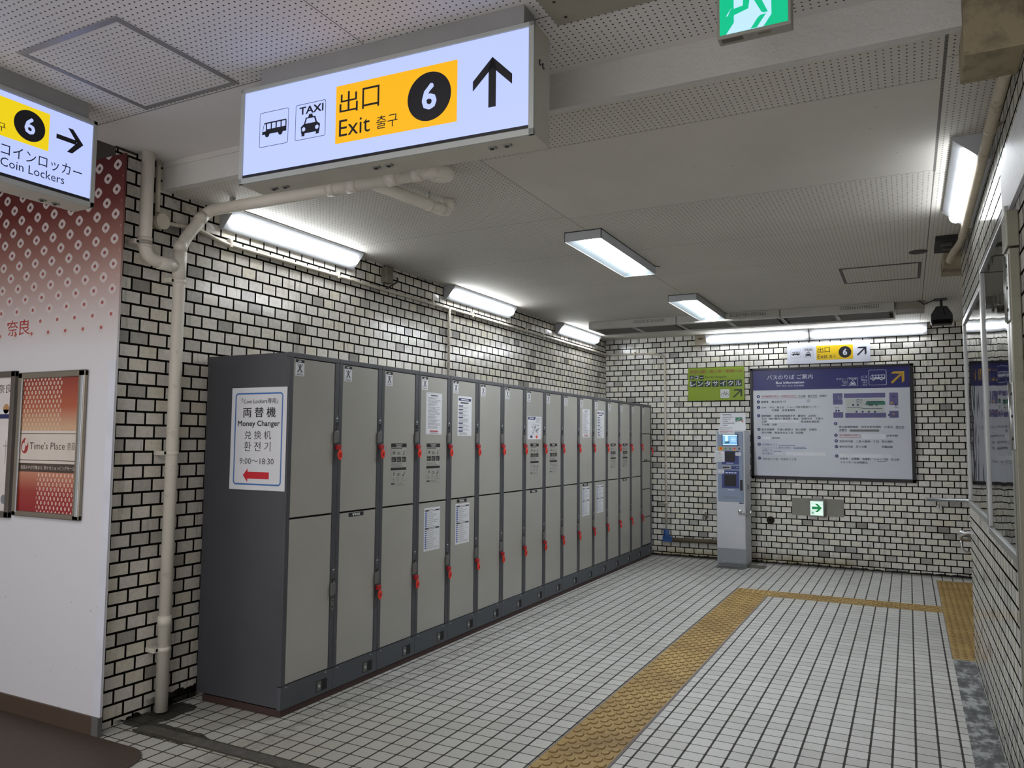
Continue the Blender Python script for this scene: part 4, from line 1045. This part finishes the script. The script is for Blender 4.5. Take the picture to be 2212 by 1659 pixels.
for i, ch in enumerate('ナコー'):
    if ch == 'ー': a.rect(.034+i*.064, .302, .072+i*.064, .310, M_prnt)
    else: a.text('*'+ch, .032+i*.064, .287, .074+i*.064, .326, M_prnt)
for i, ch in enumerate('レンタサイクル'): a.text('*'+ch, .032+i*.0975, .189, .102+i*.0975, .254, M_prnt)
a.k = 0; a.rrect(.424, .030, .538, .142, .006, M_pap); a.up()
for cx in (.453, .511): a.ring(cx, .072, .021, .004, M_ink, 20)
a.line([(.453, .072), (.472, .105), (.500, .098), (.511, .072)], .004, M_ink); a.line([(.472, .105), (.486, .072), (.511, .072)], .004, M_ink); a.line([(.486, .072), (.500, .098)], .004, M_ink); a.line([(.468, .112), (.480, .112)], .005, M_ink); a.line([(.496, .110), (.510, .108)], .005, M_ink)
a.k = 0; arrow_ne(a, .583, .030, .699, .141, M_grnA); a.build('lettering', t)

# bus information board
M_bfr = mat('board_frame_black', (26, 25, 30), .4); M_bnavy = mat('board_navy', (24, 28, 104), .35, var=.04); M_bwh = mat('board_white', (206, 210, 220), .4, var=.03, scale=2)
M_bdk = mat('print_slate', (52, 60, 72), .5); M_bred = mat('print_rose', (170, 84, 96), .5); M_bblu = mat('print_steel_blue', (62, 88, 146), .5); M_bhd = mat('print_pale', (214, 218, 236), .5)
M_bpatch = mat('board_patch', (222, 225, 232), .4); M_bpur = mat('board_purple', (98, 92, 142), .45); M_bgn = mat('board_bus_green', (52, 118, 104), .45); M_gold = mat('print_gold', (196, 158, 52), .45)
t = thing('bus_information_board', 'large black framed bus information board with navy header', 'information board', (-.856, YB, 1.045))
m = MB(); x0, x1, z0, z1 = -1.780+.856, .071+.856, 0, 1.392
m.box(x0, x1, -.034, -.001, 0, .040, M_bfr, .003); m.box(x0, x1, -.034, -.001, 1.363, 1.392, M_bfr, .003)
m.box(x0, x0+.036, -.034, -.001, 0, 1.392, M_bfr, .003); m.box(x1-.040, x1, -.034, -.001, 0, 1.392, M_bfr, .003); m.build('frame', t)
m = MB(); m.box(x0+.03, x1-.03, -.028, -.001, .03, 1.37, M_bwh); m.build('panel', t)
a = Art((.856, -.0286, -1.045), (1, 0, 0), (0, 0, 1), (0, -1, 0))
a.rect(-1.745, 2.157, .032, 2.409, M_bnavy)
HEAD = [("バスのりば ご案内",-1.570,2.288,-1.030,2.347),("*Bus Information",-1.465,2.233,-1.130,2.264),("버스 안내  巴士 综合指南",-1.455,2.198,-1.136,2.219),("タクシー",-.764,2.260,-.646,2.288),("Taxi",-.703,2.233,-.646,2.254),("택시",-.683,2.214,-.647,2.229),("出租车",-.704,2.189,-.647,2.207),("バス",-.490,2.278,-.418,2.309),("Bus",-.481,2.245,-.419,2.272),("버스",-.467,2.214,-.417,2.235),("巴士",-.468,2.187,-.420,2.206)]
DARK = [("大仏殿",-1.202,2.063,-1.116,2.088),("春日大社",-1.092,2.062,-.984,2.089),("高畑町",-.957,2.061,-.874,2.086),("般若寺",-1.646,1.995,-1.559,2.025),("青山住宅 行",-1.521,1.996,-1.349,2.023),
("古市",-1.647,1.927,-1.588,1.950),("下山",-1.553,1.927,-1.492,1.950),("窪之庄",-1.460,1.926,-1.370,1.951),("シャープ総合開発センター",-1.335,1.927,-.967,1.953),("天理駅",-1.521,1.891,-1.433,1.916),("奈良東病院",-1.395,1.890,-1.244,1.916),
("鹿野園町",-1.646,1.819,-1.524,1.847),("奈良佐保短期大学",-1.489,1.818,-1.243,1.847),("藤原台",-1.211,1.818,-1.121,1.845),("山村町",-1.089,1.817,-.995,1.844),("石打（梅の郷月ヶ瀬温泉）",-1.644,1.784,-1.288,1.812),("柳生",-1.263,1.782,-1.202,1.809),("邑地中村",-1.168,1.783,-1.047,1.810),("下狭川",-1.010,1.782,-.922,1.809),
("広岡",-1.645,1.749,-1.586,1.775),("奈良春日病院前",-1.178,1.745,-.963,1.774),("下水間",-1.645,1.711,-1.554,1.738),("北野",-1.521,1.711,-1.461,1.737),("航空自衛隊",-1.646,1.649,-1.491,1.675),("平城山駅東口",-1.459,1.648,-1.273,1.675),("高の原駅",-1.241,1.648,-1.119,1.675),("法華寺",-1.085,1.649,-.994,1.675),
("西大寺駅",-1.646,1.611,-1.522,1.637),("南加茂台五丁目",-1.490,1.609,-1.273,1.637),("加茂駅",-1.242,1.609,-1.149,1.638),("西中町",-1.521,1.543,-1.428,1.568),("州見台六丁目・州見台八丁目",-1.641,1.280,-1.240,1.308),
("県立図書情報館",-.744,1.683,-.532,1.708),("済生会奈良病院",-.498,1.682,-.286,1.708),("六条山",-.250,1.680,-.160,1.708),("西の京",-.128,1.680,-.039,1.707),("法隆寺",-.745,1.645,-.657,1.671),("JR奈良駅",-.229,1.575,-.107,1.603),
("奈良市庁前",-.743,1.507,-.592,1.535),("二条大路南一丁目",-.559,1.507,-.314,1.535),("恋の窪町",-.281,1.508,-.160,1.536),("奈良市庁前",-.744,1.443,-.594,1.470),("尼ヶ辻駅",-.561,1.444,-.440,1.472),("学園前駅",-.284,1.444,-.164,1.472),
("大安寺",-.742,1.298,-.653,1.326),("北神殿",-.616,1.299,-.526,1.327),("杏南町",-.494,1.298,-.405,1.327),("シャープ前",-.369,1.297,-.219,1.326),("白土町",-.186,1.297,-.097,1.325),("イオンモール大和郡山",-.741,1.256,-.440,1.284)]
RED = [("市内循環(外回り)",-1.646,2.068,-1.430,2.092),("中循環(外回り)",-1.410,2.067,-1.221,2.091),("市内循環(内回り)",-.742,1.580,-.505,1.606)]
BLUE = [("定期観光バス",-1.643,1.460,-1.459,1.487),("リムジンバス",-1.644,1.421,-1.460,1.449),("関西空港行",-1.445,1.421,-1.296,1.450),("高速バス",-1.642,1.386,-1.523,1.413),("名古屋行",-1.643,1.348,-1.521,1.376)]
NUM = [("1",-1.681,2.079),("2",-1.681,2.011),("3",-1.680,1.942),("4",-1.680,1.837),("13",-1.679,1.665),("14",-1.678,1.560),("20",-1.678,1.476),("21",-1.676,1.302),("8",-.780,1.734),("9",-.779,1.594),("10",-.777,1.525),("11",-.777,1.456),("12",-.776,1.343)]
for q in ((-1.573,1.746,-1.195,1.779),(-1.642,1.540,-1.546,1.572),(-1.489,1.347,-1.396,1.377),(-1.364,1.342,-.904,1.385),(-.498,1.552,-.242,1.609),(-.747,1.328,-.184,1.374)): a.rect(*q, M_bpatch)
a.up()
for s, *q in HEAD: a.text(s, *q, M_bhd)
for s, *q in DARK: a.text('*'+s, *q, M_bdk)
for s, *q in RED: a.text('*'+s, *q, M_bred); a.line([(q[0], q[1]-.008), (q[2], q[1]-.008)], .004, M_bred)
for s, *q in BLUE: a.text(s, *q, M_bblu)
for q in ((-1.202, -1.116, 2.054), (-1.092, -.984, 2.054), (-.128, -.039, 1.672), (-.745, -.657, 1.637), (-.335, -.235, 1.288)): a.line([(q[0], q[2]), (q[1], q[2])], .004, M_bdk)
for y in (2.022, 2.001): a.rect(-1.105, y, -1.062, y+.006, M_bdk)
a.rect(-.626, 1.638, -.305, 1.664, mat('board_label_grey', (118, 118, 122), .5))
for q in ((-1.443, 1.458, -1.24, 1.464), (-1.27, 1.438, -1.125, 1.444), (-1.27, 1.424, -1.115, 1.430), (-1.505, 1.384, -1.405, 1.390)): text_lines(a, q[0], q[1], q[2], q[3]+.006, 1, M_bblu, .6, .05)
for s, u, v in NUM: a.disc(u, v, .0195, M_bnavy, n=24)
# station-front diagram
for q in ((-.804,1.965,-.697,2.102),(-.680,2.043,-.231,2.098),(-.188,1.952,-.096,2.098),(-.803,1.805,-.693,1.873),(-.670,1.804,-.227,1.862),(-.191,1.801,-.094,1.883)): a.rect(*q, M_bpur)
a.rect(-.661, 1.866, -.244, 2.030, mat('board_diagram_pale', (190, 196, 194), .45)); a.up()
for s, u, v in NUM: a.text('*'+s, u-(.005 if len(s) == 1 else .009), v-.009, u+(.005 if len(s) == 1 else .009), v+.009, M_bwh)
a.poly([(-.447,1.968),(-.430,2.002),(-.24,2.002),(-.232,1.985),(-.232,1.955),(-.440,1.955)], M_bgn)
for u in (-.40, -.375, -.325): a.disc(u, 1.955, .010, M_bdk, n=12)
a.line([(-.645,1.929),(-.520,1.927),(-.467,1.913),(-.263,1.911)], .006, M_bdk)
for u, v in ((-.545,1.876),(-.478,1.876),(-.411,1.875),(-.345,1.874),(-.580,1.957),(-.529,1.956),(-.770,1.890),(-.742,1.890),(-.196,1.835),(-.122,1.955)): a.disc(u, v, .0115, M_bnavy, n=14)
rg = random.Random(5)
for i in range(26):
    u, v = rg.uniform(-.545, -.49), rg.uniform(1.965, 2.028); a.rect(u, v, u+rg.uniform(.004, .014), v+.005, M_bdk)
for i in range(12):
    u, v = rg.uniform(-.75, -.70), rg.uniform(2.02, 2.06); a.rect(u, v, u+rg.uniform(.004, .010), v+.004, M_bwh)
a.line([(-.144,2.085),(-.144,2.040)], .005, M_bnavy); a.line([(-.168,2.060),(-.144,2.040),(-.120,2.060)], .005, M_bnavy); a.rect(-.175, 1.965, -.155, 1.99, M_gold); a.rect(-.155, 1.84, -.138, 1.855, M_gold)
for u0, u1, v in ((-.79, -.735, 1.925), (-.14, -.095, 1.927), (-.78, -.72, 2.005)): a.line([(u0, v), (u1, v)], .005, M_bdk)
a.up(); a.rframe(-.403, 2.191, -.212, 2.374, .014, .004, M_bhd); a.rframe(-.635, 2.189, -.523, 2.292, .010, .003, M_bhd)
bus_icon(a, -.387, 2.250, .160, .064, M_bhd, M_bnavy); taxi_icon(a, -.614, 2.197, .070, .056, M_bhd, M_bnavy); a.text('*TAXI', -.622, 2.262, -.538, 2.282, M_bhd)
arrow_ne(a, -.168, 2.203, -.023, 2.348, M_gold)
a.rect(-.432, 1.985, -.260, 1.996, M_bdk); a.build('lettering', t)

# low emergency light
M_gplate = mat('plate_greige', (140, 138, 130), .5)
t = thing('emergency_light', 'small lit green arrow light on a greige plate low on the back wall', 'emergency light', (-1.006, YB, .612))
m = MB(); m.box(-.298, .298, -.006, -.001, -.002, .209, M_gplate, .001)
for sx in (-.275, .275):
    for sz in (.02, .19): m.cyl((sx, -.006, sz), (0, -1, 0), .005, .002, M_mount, 8)
m.build('plate', t)
m = MB(); m.box(-.084, .076, -.055, -.006, .0, .192, mat('light_case', (172, 178, 176), .35), .004); m.build('housing', t)
a = Art((0, -.0556, 0), (1, 0, 0), (0, 0, 1), (0, -1, 0)); M_ew = emis('emergency_white', (214, 242, 230), .25); M_eg = emis('emergency_green', (0, 128, 66), .22)
a.rect(-.078, .010, .066, .180, M_ew); a.up(); a.poly([(-.060, .084), (.010, .084), (-.025, .050), (.005, .050), (.052, .100), (.005, .148), (-.025, .148), (.010, .115), (-.060, .115)], M_eg)
a.rframe(-.066, .022, -.036, .056, .003, .003, M_eg); a.rect(-.058, .030, -.044, .048, M_eg)
for z in (.066, .146): a.rect(-.078, z, .066, z+.002, mat('light_line', (120, 150, 140), .5))
a.build('light_panel', t)
m = MB()
for pts in ([(-.092, -.001, .202), (-.092, -.062, .202), (.088, -.062, .202), (.088, -.001, .202)], [(-.092, -.001, -.006), (-.092, -.062, -.006), (.088, -.062, -.006), (.088, -.001, -.006)], [(.088, -.062, .202), (.088, -.062, -.006)], [(.080, -.062, .202), (.080, -.062, -.006)]): m.tube(pts, .0028, mat('guard_wire', (150, 152, 150), .3, .8), 6)
m.build('guard', t)
m = MB(); m.cyl((-1.560, YB-.0008, .531), (0, -1, 0), .048, .006, mat('hole_black', (14, 13, 12), .9), 18); m.tube([(-1.560+.028*math.cos(k*PI/6), YB-.012, .531+.028*math.sin(k*PI/6)) for k in range(13)], .007, mat('rust_dark', (50, 40, 34), .8), 6)
tag(m.build('pipe_stub'), 'round dark pipe hole low on the back wall right of the ticket machine', 'pipe hole')
m = MB(); M_tap = mat('tap_metal', (120, 116, 106), .35, .8); m.cyl((-2.358, YB-.001, .538), (0, -1, 0), .026, .010, M_tap, 14); m.tube(bend([(-2.358, YB-.01, .538), (-2.358, YB-.05, .538), (-2.358, YB-.05, .50)], .02), .010, M_tap, 10); m.tube(bend([(-2.378, YB-.03, .545), (-2.360, YB-.04, .60), (-2.335, YB-.03, .560)], .02), .005, M_tap, 8)
tag(m.build('wall_tap'), 'small metal tap on the back wall left of the ticket machine', 'tap')
# handrails
M_steel = mat('stainless_rail', (190, 192, 192), .22, .95, var=.03)
t = thing('handrail', 'stainless handrail on the back wall at the right', 'handrail', (0, 0, 0))
m = MB(); m.tube([(.165, YB-.075, .868), (1.9, YB-.075, .868)], .0195, M_steel, 16); m.ball((.165, YB-.075, .868), .0195, M_steel); m.build('rail', t)
for bx in (.292, 1.4):
    m = MB(); m.tube(bend([(bx, YB-.075, .852), (bx, YB-.075, .79), (bx, YB-.006, .775)], .03), .008, M_steel, 10); m.cyl((bx, YB-.001, .775), (0, -1, 0), .028, .007, M_steel, 18); m.build('bracket', t)
t = thing('handrail', 'stainless handrail end sticking out at the right wall opening', 'handrail', (0, 0, 0))
m = MB(); m.tube(bend([(1.9, 6.395, .872), (.325, 6.395, .872), (.305, 6.45, .832), (1.9, 6.45, .832)], .03), .0215, M_steel, 16); m.build('rail', t)
m = MB(); m.tube(bend([(.318, 6.45, .826), (.320, 6.45, .752), (.345, 6.45, .728), (.44, 6.45, .728), (.44, 6.316, .728)], .035), .008, M_steel, 10); m.build('bracket', t)

# ================================================================== ticket machine
M_kg = mat('machine_grey', (190, 192, 198), .38, var=.02); M_kg2 = mat('machine_mid_grey', (142, 146, 152), .42, var=.03); M_kb = mat('machine_blue_grey', (128, 142, 164), .4, var=.03); M_kn = mat('machine_indigo', (58, 66, 122), .4)
t = thing('ticket_machine', 'slim grey and blue ticket charging machine against the back wall', 'ticket machine', (-1.922, 9.54, 0)); KX = 1.922
m = MB(); m.box(-.170, .172, .002, .36, .046, 1.643, M_kg, .006); m.box(-.165, .168, .03, .35, .010, .05, M_kg2); m.build('body', t)
m = MB(); m.box(-.166, .169, -.006, .003, .228, .788, M_kg, .003); m.build('door', t)
m = MB(); m.box(-.150, .152, -.010, .003, .785, 1.628, M_kb, .003); m.build('face_panel', t)
m = MB(); m.box(-.168, .172, -.003, .003, .052, .224, M_kg2, .002); m.box(-.145, .160, -.006, -.002, .060, .118, M_kg2, .004)
for sx in (-.085, .088): m.cyl((sx, -.006, .078), (0, -1, 0), .008, .004, M_frame, 10)
m.build('kick_panel', t)
m = MB(); m.box(-.165, .150, -.075, .05, .0005, .010, mat('base_plate', (112, 112, 106), .5, .4), .002); m.box(.165, .36, .10, .33, .0005, .006, mat('base_plate2', (92, 90, 84), .6)); m.build('base_plate', t)
a = Art((KX, -.0106, 0), (1, 0, 0), (0, 0, 1), (0, -1, 0)); M_scr = emis('screen_blue', (120, 178, 220), .25); M_scrl = emis('screen_pale', (206, 236, 250), .26); M_scrd = emis('screen_dark', (50, 88, 110), .25)
a.rect(-2.018, 1.455, -1.822, 1.600, M_navy); a.up(); a.rect(-2.008, 1.464, -1.836, 1.588, M_scrl); a.up(); a.rect(-2.008, 1.474, -1.836, 1.575, M_scr); a.up()
a.rect(-1.978, 1.510, -1.944, 1.588, M_scrl); a.poly([(-1.995, 1.484), (-1.930, 1.484), (-1.924, 1.512), (-1.972, 1.512), (-1.980, 1.497)], M_scrd)
for v in (1.545, 1.527, 1.509): a.rect(-1.910, v, -1.852, v+.009, M_scrl)
a.build('screen', t)
a = Art((KX, -.0108, 0), (1, 0, 0), (0, 0, 1), (0, -1, 0)); ye = mat('button_amber', (206, 160, 30), .4); gr_ = mat('button_green', (70, 140, 90), .4); gy = mat('button_grey', (160, 162, 166), .4)
for u0, u1, mm, ic in ((-2.056, -2.006, ye, M_red2), (-1.998, -1.948, gy, gr_), (-1.946, -1.896, gy, gr_), (-1.893, -1.843, gy, M_red2), (-1.838, -1.788, gy, M_navy)):
    a.k = 0; a.rect(u0, 1.400, u1, 1.444, mm); a.up(); a.disc((u0+u1)/2, 1.422, .012, ic)
a.k = 1; a.rect(-1.893, 1.396, -1.843, 1.405, mat('button_yellow', (226, 206, 40), .4)); a.build('buttons', t)
def kbox(name, x0, x1, z0, z1, mm, d=.004, y=-.010):
    m = MB(); m.box(x0+KX, x1+KX, y-d, y+.001, z0, z1, mm, .001); return m.build(name, t)
M_kblk = mat('slot_black', (20, 21, 25), .35)
kbox('coin_panel', -2.022, -1.820, 1.233, 1.395, M_kn); kbox('coin_slot', -1.978, -1.866, 1.270, 1.386, M_kblk, .010, -.013)
kbox('note_panel', -2.022, -1.913, 1.176, 1.216, gy); kbox('note_slot', -2.012, -1.930, 1.188, 1.203, M_kblk, .003, -.0135); kbox('arrow_panel', -1.908, -1.818, 1.178, 1.214, M_kn)
kbox('tray_panel', -2.022, -1.818, .948, 1.160, M_kn); kbox('return_tray', -1.990, -1.852, .975, 1.110, M_kblk, .006, -.013); kbox('card_slot', -1.808, -1.778, .924, 1.049, M_kblk, .006)
kbox('badge', -1.823, -1.771, .766, .780, M_navy, .002, -.006)
a = Art((KX, -.0147, 0), (1, 0, 0), (0, 0, 1), (0, -1, 0)); 
for i in range(4): a.rect(-1.975+i*.034, 1.126, -1.950+i*.034, 1.138, M_bhd)
text_lines(a, -1.965, 1.242, -1.875, 1.252, 1, M_bhd, .6, .1); a.poly([(-1.845, 1.190), (-1.830, 1.196), (-1.845, 1.204)], M_bhd); a.O.y = -.0106; text_lines(a, -2.01, .825, -1.83, .850, 2, M_inkl, .5, .1); a.rect(-1.955, .925, -1.875, .932, M_bhd); a.build('lettering', t)
for nm, x0, x1, z0, z1 in (('taped_note', -2.104, -1.986, 1.262, 1.392), ('taped_note', -2.064, -1.992, 1.120, 1.169), ('taped_note', -1.857, -1.794, 1.338, 1.378), ('taped_note', -2.052, -1.864, 1.593, 1.691)):
    m = MB(); m.box(x0+KX, x1+KX, -.0175, -.0160, z0, z1, M_pap); o = m.build(nm, t)
    a = Art((KX, -.0179, 0), (1, 0, 0), (0, 0, 1), (0, -1, 0), .0003); n_ = max(2, int((z1-z0)/.014))
    text_lines(a, x0+.010, z0+.008, x1-.010, z1-.008, n_, M_inkl, .3, .4)
    if x0 < -2.05 and z1 > 1.6: a.rect(x0+.012, z0+.030, x1-.015, z0+.036, M_bred)
    if x0 < -2.10: a.rect(x0+.05, z1-.022, x0+.07, z1-.018, M_red2)
    a.build('note_print', o)
m = MB(); m.cyl((.110, -.006, .675), (0, -1, 0), .022, .022, M_steel, 16); m.ball((.110, -.028, .675), .022, M_steel, 1, .5, 1.2); m.tube(bend([(.115, -.020, .672), (.18, -.012, .645), (.215, .06, .640), (.215, .12, .70)], .03), .011, M_steel, 10); m.box(.172, .182, .05, .12, .60, .72, M_steel, .003); m.build('hasp', t)
m = MB(); m.box(.1725, .175, .15, .20, .93, .99, mat('side_lock', (70, 72, 76), .4, .5)); m.build('lock', t)
t = thing('notice_card', 'white instruction card with green ticket picture on top of the ticket machine', 'notice', (-1.925, 9.72, 1.6435))
m = MB(); m.box(-.150, .156, -.002, .002, .0003, .220, M_pap); m.box(-.10, .10, .002, .03, .0003, .004, M_kg); m.build('card', t)
a = Art((0, -.0024, 0), (1, 0, 0), (0, 0, 1), (0, -1, 0), .0004); a.rect(-.12, .188, -.01, .200, M_inkl)
for z, l in ((.158, .14), (.134, .10), (.108, .07), (.084, .15), (.058, .06)): text_lines(a, -.12, z, -.12+l, z+.012, 1, M_ink, .6, .05)
a.poly([(.036, .106), (.122, .122), (.118, .162), (.034, .160)], mat('ticket_green', (58, 120, 96), .5)); a.up(); a.line([(.05, .118), (.10, .150)], .004, M_prnt); a.disc(.118, .115, .014, mat('hand_pink', (196, 130, 120), .6), n=14); a.build('lettering', t)

# ================================================================== right wall fittings
M_ss = mat('stainless_frame', (168, 170, 168), .3, .85, var=.05); M_glass = glass_mat(); M_back = mat('case_lining', (186, 188, 192), .6, var=.08)
def case(y0, y1, z0, z1, label, w=.034, d=.030):
    t = thing('display_case', label, 'display case', (XR, (y0+y1)/2, z0), 0, 'display cases on the right wall'); h = z1-z0; L = (y1-y0)/2
    m = MB()
    for a0, a1, b0, b1 in ((-L, L, 0, w), (-L, L, h-w, h), (-L, -L+w, w, h-w), (L-w, L, w, h-w)): m.box(-d, -.0008, a0, a1, b0, b1, M_ss, .003)
    m.build('frame', t)
    m = MB(); m.box(-.006, -.0008, -L+w, L-w, w, h-w, M_back); m.build('lining', t)
    m = MB(); m.box(-.020, -.016, -L+w-.002, L-w+.002, w-.002, h-w+.002, M_glass); m.build('glass', t)
    return t
case(4.505, 5.885, 1.098, 2.318, 'glazed stainless case on the right wall, the farther and lower one')
case(3.362, 4.500, 1.062, 2.392, 'tall glazed stainless case on the right wall next to the hinged post')
t = thing('hinged_post', 'stainless hinged post standing out from the right wall at the picture edge', 'post', (XR, 3.22, 0)); 
M_post = mat('post_cream_steel', (134, 132, 116), .4, .3, var=.06, dirt=.1)
m = MB(); m.box(-.034, -.0008, .0, .115, 0, 2.20, M_post, .004); m.box(-.0345, -.033, .066, .070, .02, 2.20, M_gap); m.build('post', t)
m = MB(); m.box(-.040, -.0008, -.01, .135, 2.205, 2.335, M_post, .004)
for bz in (2.245, 2.295): m.ball((-.040, .03, bz), .006, M_frame, .6, 1, 1)
m.build('cap', t)
for z in (2.06, 1.60):
    m = MB(); m.box(-.039, -.033, .005, .110, z-.12, z+.12, M_ss, .002); m.cyl((-.040, .062, z-.12), (0, 0, 1), .007, .24, M_ss, 10)
    for bz in (-.08, 0, .08):
        for by in (.028, .09): m.ball((-.040, by, z+bz), .006, mat('bolt_dark', (50, 50, 54), .3, .8), .6, 1, 1)
    m.build('hinge', t)
m = MB(); m.box(XR-.016, XR-.0008, 2.6, 3.56, 2.372, 2.62, mat('scratched_board', (196, 198, 204), .35, var=.06, scale=14, dirt=.25), .002); tag(m.build('wall_board'), 'scratched pale board high on the right wall above the hinged post', 'board')
t = thing('wall_notice', 'narrow white notice with lines at the far end of the right wall', 'notice', (XR, 6.02, 1.41))
m = MB(); m.box(-.0025, -.0008, 0, .26, 0, .395, M_pap); m.build('paper', t)
a = Art((-.003, 0, 0), (0, -1, 0), (0, 0, 1), (-1, 0, 0), .0004); text_lines(a, -.245, .02, -.015, .36, 12, M_inkl, .4, .4); a.build('print', t)

# ================================================================== light of the concourse behind the camera
W = bpy.data.worlds.new('world'); SC.world = W; W.use_nodes = True
W.node_tree.nodes['Background'].inputs[0].default_value = (*lin((206, 203, 206)), 1)
W.node_tree.nodes['Background'].inputs[1].default_value = .50
SC.view_settings.view_transform = 'Standard'; SC.view_settings.look = 'None'; SC.view_settings.gamma = 1.0
SC.view_settings.use_curve_mapping = False; SC.view_settings.exposure = 2.0
